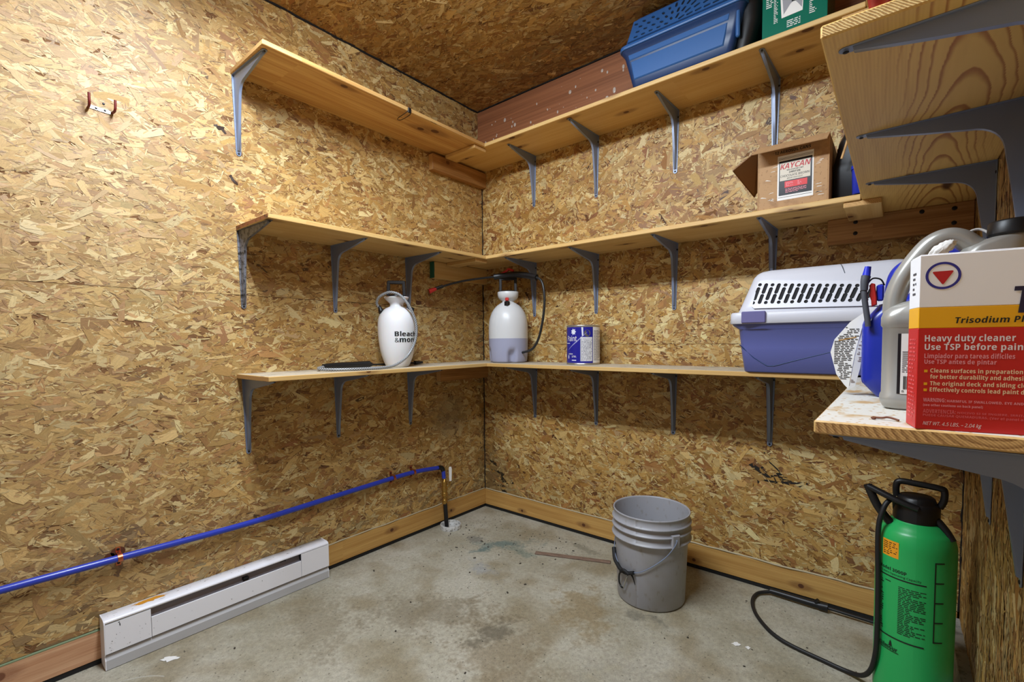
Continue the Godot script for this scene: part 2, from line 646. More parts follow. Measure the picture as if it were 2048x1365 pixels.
func concrete_image(n: int) -> Image:
	var im := Image.create(n, n, false, Image.FORMAT_RGB8)
	var n1 := noise(11, 1.0, 4)
	var n2 := noise(12, 1.0, 3)
	var n3 := noise(13, 1.0, 2)
	var light := c8(204, 199, 186)
	var mid := c8(178, 171, 152)
	var brown := c8(146, 130, 100)
	# worn and spilt patches: [x, z, rx, rz, turn, colour, strength]
	var patches := [
		[0.46, 0.35, 0.17, 0.05, -0.75, c8(112, 132, 130), 0.75], [0.42, 0.47, 0.06, 0.03, -1.0, c8(108, 130, 130), 0.8], [0.57, 0.37, 0.1, 0.04, 0.1, c8(118, 136, 128), 0.55],
		[0.54, 0.62, 0.1, 0.05, 0.2, c8(176, 180, 188), 0.6], [1.02, 1.02, 0.34, 0.16, 0.5, c8(138, 120, 92), 0.5], [0.62, 1.0, 0.3, 0.14, -0.7, c8(132, 120, 98), 0.5],
		[1.08, 0.62, 0.2, 0.12, 0.9, c8(150, 128, 90), 0.6], [0.9, 0.95, 0.06, 0.12, 0.3, c8(110, 104, 90), 0.6], [0.35, 1.3, 0.25, 0.12, 0.4, c8(140, 128, 104), 0.45],
		[0.28, 0.4, 0.06, 0.04, 0.0, c8(128, 126, 120), 0.6], [1.25, 0.52, 0.05, 0.03, 0.0, c8(120, 116, 104), 0.5], [1.33, 0.5, 0.05, 0.025, 0.4, c8(118, 114, 102), 0.5],
		[0.8, 0.14, 0.14, 0.03, 0.2, c8(140, 136, 120), 0.6], [1.5, 0.9, 0.3, 0.2, 0.2, c8(176, 170, 158), 0.5],
	]
	for y in n:
		var z := 2.6 * y / n
		for x in n:
			var px := 2.18 * x / n
			var a := n1.get_noise_2d(px * 2.2, z * 2.2)
			var b := n2.get_noise_2d(px * 9.0 + 20.0, z * 9.0)
			var f := n3.get_noise_2d(px * 160.0, z * 160.0)
			var g := n3.get_noise_2d(px * 45.0, z * 45.0)
			var c := light.lerp(mid, clampf(0.5 + a * 0.9 + b * 0.35, 0.0, 1.0))
			c = c.lerp(brown, clampf((n2.get_noise_2d(px * 3.0, z * 3.0 + 50.0) - 0.05) * 1.1, 0.0, 0.55))
			for p in patches:
				var dx: float = px - p[0]
				var dz: float = z - p[1]
				if absf(dx) + absf(dz) > 0.6:
					continue
				var d := Vector2(dx, dz).rotated(-p[4])
				var q := Vector2(d.x / p[2], d.y / p[3]).length() + b * 0.7 + g * 0.25
				if q < 1.2:
					c = c.lerp(p[5], smoothstep(1.2, 0.25, q) * p[6])
			# a chalky scrawl near the heater
			var ch := absf(Vector2(px, z).distance_to(Vector2(0.33, 1.92)) - 0.185)
			if px < 0.24 and z > 1.76 and z < 1.98 and ch < 0.0035:
				c = c.lerp(c8(214, 212, 206), 0.8 * smoothstep(0.0035, 0.001, ch + 0.0012 * g))
			var k := 1.0 + f * 0.1 + g * 0.07
			var pit := smoothstep(0.62, 0.72, n3.get_noise_2d(px * 70.0 + 300.0, z * 70.0))
			im.set_pixel(x, y, Color(c.r * k, c.g * k, c.b * k).lerp(c8(84, 78, 68), pit * 0.7))
	return im

func strand_grain() -> Image:
	var im := Image.create(256, 128, false, Image.FORMAT_RGB8)
	var n1 := noise(5, 1.0, 2)
	for y in 128:
		for x in 256:
			var s := n1.get_noise_2d(x * 0.012, y * 0.33) * 0.5 + n1.get_noise_2d(x * 0.05 + 90.0, y * 0.9) * 0.4
			var k := clampf(0.93 + s * 0.24, 0.0, 1.0)
			var dark := smoothstep(0.5, 0.7, n1.get_noise_2d(x * 0.03 + 500.0, y * 0.6))
			k *= 1.0 - 0.25 * dark
			im.set_pixel(x, y, Color(k, k * lerpf(1.0, 0.97, 1.0 - k), k * lerpf(1.0, 0.9, 1.0 - k)))
	return im

func materials():
	M.strand = tex_mat(strand_grain(), 0.55, 1.0 / 0.12, 1.0 / 0.045)
	M.strand.vertex_color_use_as_albedo = true
	M.strand.albedo_color = Color(0.9, 0.88, 0.8)
	M.osb_core = mat(c8(120, 82, 46), 0.85)
	M.osb_edge = mat(c8(140, 100, 58), 0.85)
	M.gap = mat(c8(22, 17, 14), 0.95)
	M.joist = mat(c8(110, 78, 46), 0.9)
	var pl := c8(236, 202, 136)
	var pd := c8(206, 158, 88)
	var kc := c8(96, 56, 28)
	M.pine = tex_mat(pine_image(640, 160, 21, pl, pd, [[0.1, 0.62, 0.011, 0.03], [0.33, 0.3, 0.01, 0.028], [0.36, 0.66, 0.014, 0.035], [0.62, 0.62, 0.011, 0.03], [0.8, 0.25, 0.01, 0.03]], kc, 0.55), 0.5, 1.0 / 1.28, 1.0 / 0.32)
	M.pine_red = tex_mat(pine_image(640, 160, 33, c8(232, 192, 124), c8(188, 132, 70), [[0.22, 0.55, 0.016, 0.045], [0.45, 0.5, 0.017, 0.045], [0.5, 0.4, 0.014, 0.04], [0.85, 0.6, 0.012, 0.03]], kc, 0.8), 0.5, 1.0 / 1.28, 1.0 / 0.32)
	M.pine_end = tex_mat(endgrain_image(284, 40, Vector2(0.1, -0.06), 260.0, 0.1, c8(214, 172, 110), c8(150, 104, 56), 3), 0.7, 1.0 / 0.284, 1.0 / 0.02)
	M.dusty_top = tex_mat(grime_image(256, 128, 41, c8(205, 190, 165), c8(150, 140, 124), 0.7), 0.75, 1.0 / 0.8, 1.0 / 0.4)
	M.jug_top = tex_mat(grime_image(256, 128, 43, c8(206, 202, 192), c8(176, 132, 74), 0.75, 3.5), 0.65, 1.0 / 0.6, 1.0 / 0.3)
	M.cathedral = tex_mat(cathedral_image(640, 200, 9), 0.5, 1.0 / 1.28, 1.0 / 0.32)
	M.end_sawn = tex_mat(endgrain_image(568, 40, Vector2(0.3, -0.1), 60.0, 0.85, c8(244, 216, 150), c8(170, 126, 64), 4), 0.7, 1.0 / 0.284, 1.0 / 0.02, Color.WHITE, 0.25)
	M.end_rings = tex_mat(endgrain_image(568, 40, Vector2(0.2, 0.06), 105.0, 0.3, c8(214, 172, 108), c8(112, 72, 32), 6), 0.7, 1.0 / 0.284, 1.0 / 0.02)
	M.sill = tex_mat(pine_image(640, 80, 51, c8(226, 182, 106), c8(184, 132, 64), [[0.3, 0.4, 0.008, 0.06], [0.72, 0.55, 0.01, 0.07]], kc, 0.7), 0.6, 1.0 / 1.0, 1.0 / 0.12)
	M.sill_pink = tex_mat(pine_image(400, 80, 57, c8(214, 170, 132), c8(186, 134, 96), [[0.5, 0.6, 0.02, 0.1]], c8(120, 74, 50), 1.0), 0.6, 1.0 / 0.6, 1.0 / 0.12)
	M.sill_green = mat(c8(120, 134, 100), 0.7)
	M.caulk = mat(c8(186, 172, 140), 0.8)
	M.grey_wood = tex_mat(grime_image(128, 128, 71, c8(150, 148, 140), c8(92, 90, 84), 0.8), 0.8, 2.0, 2.0)
	M.header = tex_mat(pine_image(800, 160, 61, c8(172, 112, 74), c8(124, 76, 48), [[0.1, 0.5, 0.01, 0.05], [0.3, 0.3, 0.012, 0.05]], c8(92, 52, 38), 0.9), 0.5, 1.0 / 2.18, 1.0 / 0.4)
	M.resin = mat(c8(206, 190, 176), 0.2)
	M.concrete_plain = mat(c8(150, 148, 142), 0.85)
	M.concrete = tex_mat(concrete_image(1024), 0.7)
	M.concrete.albedo_color = Color(0.86, 0.855, 0.83)
	M.steel = mat(c8(124, 135, 158), 0.34, 0.2)
	M.ledger = tex_mat(pine_image(320, 80, 37, c8(188, 142, 84), c8(140, 94, 48), [[0.5, 0.5, 0.02, 0.06]], kc, 0.8), 0.55, 1.0 / 0.64, 1.0 / 0.16)
	M.mould_end = tex_mat(grime_image(96, 48, 83, c8(150, 92, 50), c8(44, 28, 18), 0.8, 6.0), 0.7, 4.0, 4.0)
	M.steel_dark = mat(c8(62, 62, 70), 0.42, 0.4)
	M.mouldy = tex_mat(grime_image(96, 96, 81, c8(112, 112, 118), c8(18, 16, 14), 0.95, 7.0), 0.45, 9.0, 9.0)
	M.mouldy.uv1_triplanar = true
	M.mouldy.uv1_scale = Vector3(6, 6, 6)
	M.screw = mat(c8(30, 28, 28), 0.5, 0.4)
	M.bright_screw = mat(c8(190, 190, 186), 0.25, 0.9)
	M.black = mat(c8(18, 18, 20), 0.42)
	M.rubber = mat(c8(20, 20, 22), 0.55)
	M.black_soft = mat(c8(14, 14, 16), 0.7)
	M.white_plastic = mat(c8(226, 226, 228), 0.32)
	M.white_plastic.subsurf_scatter_enabled = true
	M.white_plastic.subsurf_scatter_strength = 0.2
	M.clear_hdpe = mat(c8(208, 208, 208), 0.34)
	M.liquid = mat(c8(158, 160, 182), 0.34)
	M.red = mat(c8(196, 40, 34), 0.4)
	M.red_dark = mat(c8(110, 28, 22), 0.5)
	M.blue_pipe = mat(c8(44, 62, 176), 0.28)
	M.brass = mat(c8(176, 138, 70), 0.35, 0.85)
	M.copper = mat(c8(196, 112, 78), 0.28, 0.9)
	M.rust = mat(c8(112, 66, 44), 0.6, 0.4)
	M.pvc = tex_mat(grime_image(96, 96, 85, c8(204, 204, 200), c8(96, 92, 84), 0.7, 6.0), 0.5, 3.0, 1.0)
	M.heater = mat(c8(240, 240, 246), 0.35)
	M.heater_in = mat(c8(150, 148, 158), 0.4, 0.2)
	M.heater_lip = mat(c8(188, 188, 190), 0.4)
	M.bucket = tex_mat(grime_image(256, 128, 91, c8(158, 158, 163), c8(128, 122, 106), 0.25, 4.0), 0.42)
	M.green = mat(c8(38, 172, 90), 0.34)
	M.ink = mat(c8(16, 18, 18), 0.6)
	M.orange = mat(c8(238, 160, 30), 0.5)
	M.carrier_white = mat(c8(206, 206, 214), 0.4)
	M.carrier_purple = mat(c8(92, 98, 158), 0.42)
	M.carrier_latch = mat(c8(104, 100, 148), 0.45)
	M.carrier_blue = mat(c8(46, 92, 150), 0.33)
	M.carrier_navy = mat(c8(18, 50, 94), 0.36)
	M.inside_shade = mat(c8(20, 20, 24), 0.8)
	M.card = tex_mat(grime_image(128, 128, 95, c8(176, 138, 96), c8(140, 104, 70), 0.6, 3.0), 0.7, 4.0, 4.0)
	M.card_shaded = mat(c8(128, 92, 60), 0.75)  # cardboard with the shadow under the side flap put into its colour
	M.paper = mat(c8(232, 230, 226), 0.6)
	M.label_cream = mat(c8(206, 196, 178), 0.5)
	M.label_black = mat(c8(22, 20, 24), 0.35)
	M.tape_shine = mat(c8(226, 222, 212), 0.15)
	M.print_red = mat(c8(206, 30, 34), 0.4)
	M.box_red = mat(c8(198, 28, 30), 0.4)
	M.box_yellow = mat(c8(240, 176, 24), 0.4)
	M.box_white = mat(c8(244, 244, 247), 0.4)
	M.print_blue = mat(c8(42, 42, 140), 0.4)
	M.print_pink = mat(c8(236, 150, 160), 0.5)
	M.print_cream = mat(c8(244, 214, 176), 0.5)
	M.box_green = mat(c8(12, 104, 84), 0.14)
	M.silver = mat(c8(168, 166, 160), 0.3, 0.35)
	M.jug_blue = mat(c8(30, 46, 158), 0.3)
	M.grey_rubber = mat(c8(74, 76, 84), 0.5)
	M.can_blue = mat(c8(30, 30, 138), 0.3)
	M.can_metal = mat(c8(190, 188, 182), 0.3, 0.85)
	M.braid = tex_mat(braid_image(), 0.35, 1.0 / 0.02, 2.0)
	M.braid_dark = tex_mat(braid_image(0.25), 0.4, 1.0 / 0.02, 2.0)
	M.lamp_body = mat(c8(236, 236, 232), 0.4)
	M.tube_glow = mat(c8(250, 250, 250), 0.3)
	M.tube_glow.emission_enabled = true
	M.tube_glow.emission = Color(0.95, 0.97, 1.0)
	M.tube_glow.emission_energy_multiplier = 3.0
	for q in [M.pine, M.pine_red, M.sill, M.dusty_top, M.cathedral]:
		q.albedo_color = Color(0.93, 0.93, 0.93)
	M.stick = mat(c8(196, 156, 104), 0.7)
	M.debris = mat(c8(62, 54, 44), 0.8)
	M.strip = tex_mat(grime_image(96, 48, 99, c8(128, 104, 88), c8(86, 66, 54), 0.8, 5.0), 0.75, 4.0, 20.0)

func braid_image(k := 1.0) -> Image:
	var im := Image.create(32, 32, false, Image.FORMAT_RGB8)
	for y in 32:
		for x in 32:
			var a := 0.5 + 0.5 * sin(TAU * (x + y) / 16.0)
			var b := 0.5 + 0.5 * sin(TAU * (x - y) / 16.0)
			var t := smoothstep(0.55, 0.8, maxf(a, b))
			im.set_pixel(x, y, c8(34, 36, 38).lerp(c8(178, 180, 182), t) * Color(k, k, k, 1))
	return im

func lamp(at: Vector3):
	var t := thing("fluorescent_light", "twin-tube fluorescent batten on the ceiling, lighting the room", "light", at)
	part("housing", prism_mesh(PackedVector2Array([Vector2(-0.055, 0), Vector2(-0.03, -0.04), Vector2(0.03, -0.04), Vector2(0.055, 0)]), -0.62, 0.62, Transform3D(Basis(Vector3.UP, PI / 2), Vector3.ZERO)), M.lamp_body, t)
	for k in 2:
		var z := -0.05 + 0.1 * k
		var st := begin(true)
		lathe(st, [Vector2(0, -0.57), Vector2(0.0125, -0.57), Vector2(0.0125, -0.57), Vector2(0.0125, 0.57), Vector2(0.0125, 0.57), Vector2(0, 0.57)], 16, Transform3D(Basis(Vector3.BACK, PI / 2), Vector3(0, -0.07, z)))
		part("tube", done(st), M.tube_glow, t)
		for s in [-1, 1]:
			part("lamp_holder", box_mesh(Vector3(0.585 * s, -0.052, z), Vector3(0.02, 0.06, 0.03), 0.003), M.lamp_body, t)

# ==================================================================== the board-lined room
# wood strands pressed into a board: each strand a thin tilted flake with torn ends
func strands(parent: Node, o: Vector3, eu: Vector3, ev: Vector3, w: float, h: float, count: int, fines: int, ang: float, spread: float, sd: int, pale := 0.0, specials: Array = [], tone = null):
	var rng := RandomNumberGenerator.new()
	rng.seed = sd
	var en := eu.cross(ev).normalized()
	var pal := [c8(244, 222, 174), c8(230, 197, 138), c8(216, 178, 114), c8(206, 164, 98), c8(196, 152, 86), c8(180, 134, 72), c8(172, 122, 72), c8(152, 100, 54), c8(122, 78, 42), c8(84, 52, 28)]
	var weight := [0.13, 0.19, 0.19, 0.16, 0.12, 0.08, 0.06, 0.04, 0.022, 0.008]
	var lin := []
	for c in pal:
		lin.append(c.srgb_to_linear())
	var n := count + fines + specials.size()
	var vs := PackedVector3Array()
	var ns := PackedVector3Array()
	var cs := PackedColorArray()
	var us := PackedVector2Array()
	var ix := PackedInt32Array()
	vs.resize(n * 6)
	ns.resize(n * 6)
	cs.resize(n * 6)
	us.resize(n * 6)
	ix.resize(n * 12)
	var order := [0, 5, 1, 1, 5, 4, 1, 4, 2, 2, 4, 3]
	for i in n:
		var big := i < count
		var l := rng.randf_range(0.034, 0.1) + (rng.randf() ** 3) * 0.07
		var b := rng.randf_range(0.006, 0.022) + (rng.randf() ** 3) * 0.03
		var a := ang + rng.randfn(0.0, spread)
		var lift := 0.0002 + 0.0009 * rng.randf() + 0.0007 * float(i) / n
		if not big:
			l = rng.randf_range(0.008, 0.034)
			b = rng.randf_range(0.0014, 0.005)
			a = ang + rng.randfn(0.0, spread * 1.3)
			lift = 0.0009 + 0.0009 * rng.randf()
		elif rng.randf() < 0.12:
			a += PI / 2 * rng.randf_range(0.6, 1.4)
		var pu := rng.randf_range(0.0, w)
		var pv := rng.randf_range(0.0, h)
		var r := rng.randf()
		var k := 0
		while k < 9 and r > weight[k]:
			r -= weight[k]
			k += 1
		var col: Color = lin[k]
		if big and k >= 7:
			l *= 0.6
			b *= 0.55
		if not big and rng.randf() < 0.5:
			col = lin[[0, 0, 7, 8, 9, 8][rng.randi() % 6]]
			if col.r < 0.3:
				b *= 0.55
		if rng.randf() < 0.12:
			col = col.lerp(c8(170, 104, 68).srgb_to_linear(), 0.5)
		var f := rng.randf_range(0.8, 1.2)
		var special := i >= count + fines
		if special:
			var s: Array = specials[i - count - fines]
			pu = s[0]
			pv = s[1]
			l = s[2]
			b = s[3]
			a = s[4]
			col = s[5].srgb_to_linear()
			lift = 0.0019
			f = 1.0
		if pale > 0.0 and not special:
			col = col.lerp(c8(226, 198, 156).srgb_to_linear(), pale)
		if tone != null and not special:
			col = tone.call(col, pu, pv, rng)
		col = Color(col.r * f, col.g * f, col.b * f)
		var cu := cos(a)
		var su := sin(a)
		var tl := rng.randfn(0.0, 0.012)
		var tb := rng.randfn(0.0, 0.035)
		var j1 := rng.randf_range(0.55, 1.0)
		var pts := [Vector2(-l * j1, -b * rng.randf_range(0.55, 1.0)), Vector2(l * rng.randf_range(-0.4, 0.4), -b * rng.randf_range(0.85, 1.1)), Vector2(l * rng.randf_range(0.6, 1.0), -b * rng.randf_range(0.5, 1.0)), Vector2(l, b * rng.randf_range(0.4, 1.0)), Vector2(l * rng.randf_range(-0.4, 0.4), b * rng.randf_range(0.85, 1.1)), Vector2(-l * rng.randf_range(0.6, 1.0), b * rng.randf_range(0.5, 1.0))]
		var nn := (en - (eu * cu + ev * su) * tl * 2.0 - (ev * cu - eu * su) * tb * 2.0).normalized()
		var ou := rng.randf()
		var ov := rng.randf()
		for q in 6:
			var p: Vector2 = pts[q] * 0.5
			var x := clampf(pu + p.x * cu - p.y * su, 0.0, w)
			var y := clampf(pv + p.x * su + p.y * cu, 0.0, h)
			vs[i * 6 + q] = o + eu * x + ev * y + en * maxf(0.00015, lift + p.x * tl + p.y * tb)
			ns[i * 6 + q] = nn
			cs[i * 6 + q] = col
			us[i * 6 + q] = Vector2(p.x + ou, p.y + ov)
		for q in 12:
			ix[i * 12 + q] = i * 6 + order[q]
	var arr := []
	arr.resize(Mesh.ARRAY_MAX)
	arr[Mesh.ARRAY_VERTEX] = vs
	arr[Mesh.ARRAY_NORMAL] = ns
	arr[Mesh.ARRAY_COLOR] = cs
	arr[Mesh.ARRAY_TEX_UV] = us
	arr[Mesh.ARRAY_INDEX] = ix
	var am := ArrayMesh.new()
	am.add_surface_from_arrays(Mesh.PRIMITIVE_TRIANGLES, arr)
	var p := part("wood_strands", am, M.strand, parent)
	p.set_meta("kind", "stuff")

# a sheet of strand board: o is a corner of its face, eu x ev points into the room
func sheet(parent: Node, o: Vector3, eu: Vector3, ev: Vector3, w: float, h: float, dens: float, ang: float, spread: float, sd: int, pale := 0.0, specials: Array = [], tone = null):
	var en := eu.cross(ev)
	var c := o + eu * w / 2 + ev * h / 2 - en * 0.0055
	var s := (eu.abs() * w + ev.abs() * h + en.abs() * 0.011)
	var p := part("strand_board", box_mesh(c, s, 0.0005), M.osb_core, parent)
	var area := w * h
	strands(p, o + eu * 0.0004 + ev * 0.0004, eu, ev, w - 0.0008, h - 0.0008, int(area * 3000 * dens), int(area * 6500 * dens), ang, spread, sd, pale, specials, tone)
	return p

func room():
	var g := 0.0005
	# heater wall (x = 0): two sheets, the seam at 1.24 m
	var wl := structure("wall_left")
	part("framing", box_mesh(Vector3(-0.061, H / 2, 1.35), Vector3(0.098, H + 0.1, 3.0), 0.002), M.joist, wl)
	var dark := c8(62, 34, 20)
	# torn dark flakes either side of the upper bracket
	var spec := [[1.462, 0.626, 0.034, 0.016, 0.2, dark], [1.45, 0.618, 0.02, 0.01, -0.9, dark], [1.478, 0.63, 0.018, 0.008, 0.4, dark], [1.425, 0.444, 0.03, 0.012, -1.0, dark], [1.415, 0.434, 0.022, 0.012, -0.6, dark], [1.432, 0.455, 0.014, 0.008, 0.5, dark], [0.52, 0.02, 0.05, 0.024, 0.1, c8(112, 72, 44)]]
	var e1 := Vector3(0, 0, -1)
	for i in spec.size():
		spec[i] = spec[i].duplicate()
		spec[i][0] = 2.6 - spec[i][0]
	sheet(wl, Vector3(0, 1.24 + g, 2.6), e1, Vector3.UP, 2.6, H - 1.24 - 2.0 * g, 1.0, 0.0, 0.5, 101, 0.12, spec, _lit_end_left_up)
	sheet(wl, Vector3(0, 0.118, 2.6), e1, Vector3.UP, 2.6, 1.24 - 0.118, 1.0, 0.0, 0.5, 102, 0.1, [], _lit_end_and_dirt_left_low)
	part("strand_board", box_mesh(Vector3(-0.0055, H / 2, 2.676), Vector3(0.011, H, 0.148), 0.001), M.osb_edge, wl)
	# rear wall (z = 0): the seam at 1.03 m
	var wb := structure("wall_back")
	part("framing", box_mesh(Vector3(W / 2, H / 2, -0.061), Vector3(W + 0.22, H + 0.1, 0.098), 0.002), M.gap, wb)
	sheet(wb, Vector3(g, 1.03 + g, 0), Vector3.RIGHT, Vector3.UP, W - 2.0 * g, H - 1.03 - 2.0 * g, 1.0, 0.0, 0.75, 103, 0.0, [], null)
	sheet(wb, Vector3(g, 0.118, 0), Vector3.RIGHT, Vector3.UP, W - 2.0 * g, 1.03 - 0.118, 1.0, -0.25, 0.55, 104, 0.0, [], _tone_back_low)
	# jug wall (x = W)
	var wr := structure("wall_right")
	part("framing", box_mesh(Vector3(W + 0.061, H / 2, 1.35), Vector3(0.098, H + 0.1, 3.0), 0.002), M.gap, wr)
	sheet(wr, Vector3(W, 0.1, 0.002), Vector3.BACK, Vector3.UP, 1.7, H - 0.1 - g, 1.0, PI / 2, 0.3, 105, 0.0, [], _tone_right)
	part("strand_board", box_mesh(Vector3(W + 0.0055, H / 2, 2.227), Vector3(0.011, H, 1.046), 0.001), M.osb_edge, wr)
	# the unseen wall behind the camera; its open doorway is added for daylight fill
	var wf := structure("wall_front")
	part("strand_board", box_mesh(Vector3(0.48, H / 2, ZF + 0.05), Vector3(1.18, H + 0.1, 0.1), 0.001), M.joist, wf)
	part("strand_board", box_mesh(Vector3(2.19, H / 2, ZF + 0.05), Vector3(0.22, H + 0.1, 0.1), 0.001), M.joist, wf)
	part("strand_board", box_mesh(Vector3(1.575, 2.26, ZF + 0.05), Vector3(1.01, 0.46, 0.1), 0.001), M.joist, wf)
	var dr := structure("unseen_door_1")
	part("jamb", box_mesh(Vector3(1.08, 1.02, ZF + 0.05), Vector3(0.02, 2.04, 0.13), 0.002), M.heater, dr)
	part("jamb", box_mesh(Vector3(2.07, 1.02, ZF + 0.05), Vector3(0.02, 2.04, 0.13), 0.002), M.heater, dr)
	part("head", box_mesh(Vector3(1.575, 2.03, ZF + 0.05), Vector3(0.968, 0.02, 0.13), 0.002), M.heater, dr)
	var gs := part("ground", box_mesh(Vector3(W / 2, -0.14, ZF + 4.6), Vector3(12.0, 0.1, 9.0), 0.01), M.concrete_plain, self)
	gs.set_meta("kind", "structure")
	# ceiling
	var ce := structure("ceiling")
	part("joists", box_mesh(Vector3(W / 2, H + 0.062, 1.37), Vector3(W + 0.24, 0.1, 3.0), 0.002), M.gap, ce)
	sheet(ce, Vector3(0.006, H, 0.044), Vector3.RIGHT, Vector3.BACK, W - 0.012, 1.7, 1.0, 0.0, 0.45, 106, 0.0, [], _tone_ceiling)
	part("strand_board", box_mesh(Vector3(W / 2, H + 0.0055, 2.248), Vector3(W, 0.011, 1.004), 0.001), M.osb_edge, ce)
	# floor
	var st := begin()
	quad(st, Vector3(-0.1, 0, 2.86), Vector3(W + 0.1, 0, 2.86), Vector3(W + 0.1, 0, -0.1), Vector3(-0.1, 0, -0.1), Vector2(-0.1 / W, 2.86 / 2.6), Vector2(1 + 0.1 / W, 2.86 / 2.6), Vector2(1 + 0.1 / W, -0.1 / 2.6), Vector2(-0.1 / W, -0.1 / 2.6))
	cbox(st, Vector3(W / 2, -0.06, 1.38), Vector3(W + 0.24, 0.118, 2.98), 0.002)
	var fl := part("floor", done(st), M.concrete, self)
	fl.set_meta("kind", "structure")
	# sole plates along the foot of the walls, on a black foam strip
	var bl := structure("baseboard_left")
	part("foam_strip", box_mesh(Vector3(-0.004, 0.009, 1.37), Vector3(0.012, 0.018, 2.74), 0.002), M.black_soft, bl)
	part("plate", lumber(Vector3(-0.018, 0.067, 0.65), Vector3(0.046, 0.098, 1.3), M.sill, M.pine_end), null, bl)
	part("plate", lumber(Vector3(-0.018, 0.067, 2.02), Vector3(0.046, 0.098, 1.438), M.sill_pink, M.pine_end), null, bl)
	part("green_edge", box_mesh(Vector3(-0.0028, 0.1135, 2.1), Vector3(0.0166, 0.007, 1.25), 0.002), M.sill_green, bl)
	part("caulk_bead", tube_mesh(wobble(Vector3(0.004, 0.1185, 0.01), Vector3(0.004, 0.1185, 1.1), 3, 0.0012, 24), 0.0034, 6, 2), M.caulk, bl)
	var bb := structure("baseboard_back")
	part("foam_strip", box_mesh(Vector3(W / 2, 0.009, -0.004), Vector3(W, 0.018, 0.012), 0.002), M.black_soft, bb)
	part("plate", lumber(Vector3(W / 2, 0.067, -0.018), Vector3(W - 0.012, 0.098, 0.046), M.sill, M.pine_end), null, bb)
	part("caulk_bead", tube_mesh(wobble(Vector3(0.01, 0.1185, 0.004), Vector3(W - 0.02, 0.1185, 0.004), 4, 0.0012, 40), 0.0038, 6, 2), M.caulk, bb)
	var br := structure("baseboard_right")
	part("plate", lumber(Vector3(W - 0.014, 0.05, 0.9), Vector3(0.032, 0.1, 1.78), M.grey_wood, M.grey_wood), null, br)
	# reddish rim board above the rear shelf, dripped with resin
	var hd := structure("trim_1")
	part("rim_board", lumber(Vector3(W / 2, 2.275, 0.0195), Vector3(W - 0.004, 0.318, 0.037), M.header, M.pine_end), null, hd)
	var rng := RandomNumberGenerator.new()
	rng.seed = 8
	var drops := begin(true)
	for k in 90:
		var x := rng.randf_range(0.05, 1.2)
		var y := rng.randf_range(2.12, 2.4)
		if y > 2.3 and rng.randf() < 0.5:
			continue
		var r := rng.randf_range(0.0012, 0.006) if rng.randf() < 0.85 else rng.randf_range(0.006, 0.01)
		ball(drops, Vector3(x, y, 0.038), Vector3(r, r * rng.randf_range(0.9, 1.8), r * 0.3), 8)
	part("resin_drips", done(drops), M.resin, hd).set_meta("kind", "stuff")
	# dark joint where ceiling and walls meet
	var tr := structure("trim_2")
	part("ceiling_seam", tube_mesh(wobble(Vector3(0.004, H - 0.003, 0.04), Vector3(0.004, H - 0.003, 2.6), 5, 0.0016, 60), 0.0052, 6, 2), M.gap, tr)
	part("ceiling_seam", tube_mesh(wobble(Vector3(0.01, H - 0.003, 0.041), Vector3(W - 0.01, H - 0.003, 0.041), 6, 0.001, 50), 0.0045, 6, 2), M.gap, tr)
	part("corner_seam", tube_mesh(wobble(Vector3(0.0025, 0.12, 0.0025), Vector3(0.0025, 2.1, 0.0025), 7, 0.0012, 60), 0.0036, 6, 2), M.gap, tr)
	part("corner_seam", tube_mesh(wobble(Vector3(W - 0.0025, 0.12, 0.0025), Vector3(W - 0.0025, 2.1, 0.0025), 8, 0.0012, 60), 0.0036, 6, 2), M.gap, tr)

func wobble(a: Vector3, b: Vector3, sd: int, amp: float, n: int) -> Array:
	var rng := RandomNumberGenerator.new()
	rng.seed = sd
	var out := []
	for i in n + 1:
		out.append(a.lerp(b, float(i) / n) + Vector3(rng.randfn(0, amp), rng.randfn(0, amp), rng.randfn(0, amp)))
	return out

func _lit_end_left_up(c: Color, u: float, _v: float, _rng: RandomNumberGenerator) -> Color:
	return c.lerp(c8(238, 208, 170).srgb_to_linear(), 0.3 * smoothstep(1.2, 1.9, 2.6 - u))  # bright light on the near end put into the flake colours

# a dusty grey splash above the stop valve, mildew in the corner, dirt round the pipe clip
func _lit_end_and_dirt_left_low(c: Color, u: float, v: float, rng: RandomNumberGenerator) -> Color:
	var z := 2.6 - u
	var y := v + 0.118
	c = c.lerp(c8(238, 208, 170).srgb_to_linear(), 0.22 * smoothstep(1.2, 1.9, z))  # paler toward the camera: light on the boards painted into the flakes
	var d := Vector2((z - 0.3) / 0.16, (y - 0.62) / 0.16).length()
	c = c.lerp(c8(176, 164, 142).srgb_to_linear(), 0.65 * smoothstep(1.25, 0.3, d))
	if z < 0.1 and rng.randf() < 0.5:
		c = c.lerp(c8(74, 60, 44).srgb_to_linear(), 0.6 * smoothstep(0.1, 0.0, z))
	if Vector2((z - 1.82) / 0.1, (y - 0.37) / 0.06).length() < 1.0 and rng.randf() < 0.6:
		c = c.lerp(c8(120, 100, 92).srgb_to_linear(), 0.6)
	if y < 0.22 and rng.randf() < 0.3:
		c = c.lerp(c8(150, 136, 110).srgb_to_linear(), 0.5)
	return c

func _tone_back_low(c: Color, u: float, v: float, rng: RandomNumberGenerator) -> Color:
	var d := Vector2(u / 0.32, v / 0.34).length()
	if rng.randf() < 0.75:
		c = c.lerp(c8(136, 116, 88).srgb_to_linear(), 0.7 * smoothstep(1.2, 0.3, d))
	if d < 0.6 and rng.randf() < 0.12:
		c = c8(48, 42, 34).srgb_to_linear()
	# black scorched flakes near the jug wall
	if Vector2((u - 1.62) / 0.07, (v - 0.37) / 0.045).length() < 1.0 and rng.randf() < 0.24:
		c = c8(30, 24, 18).srgb_to_linear()
	return c

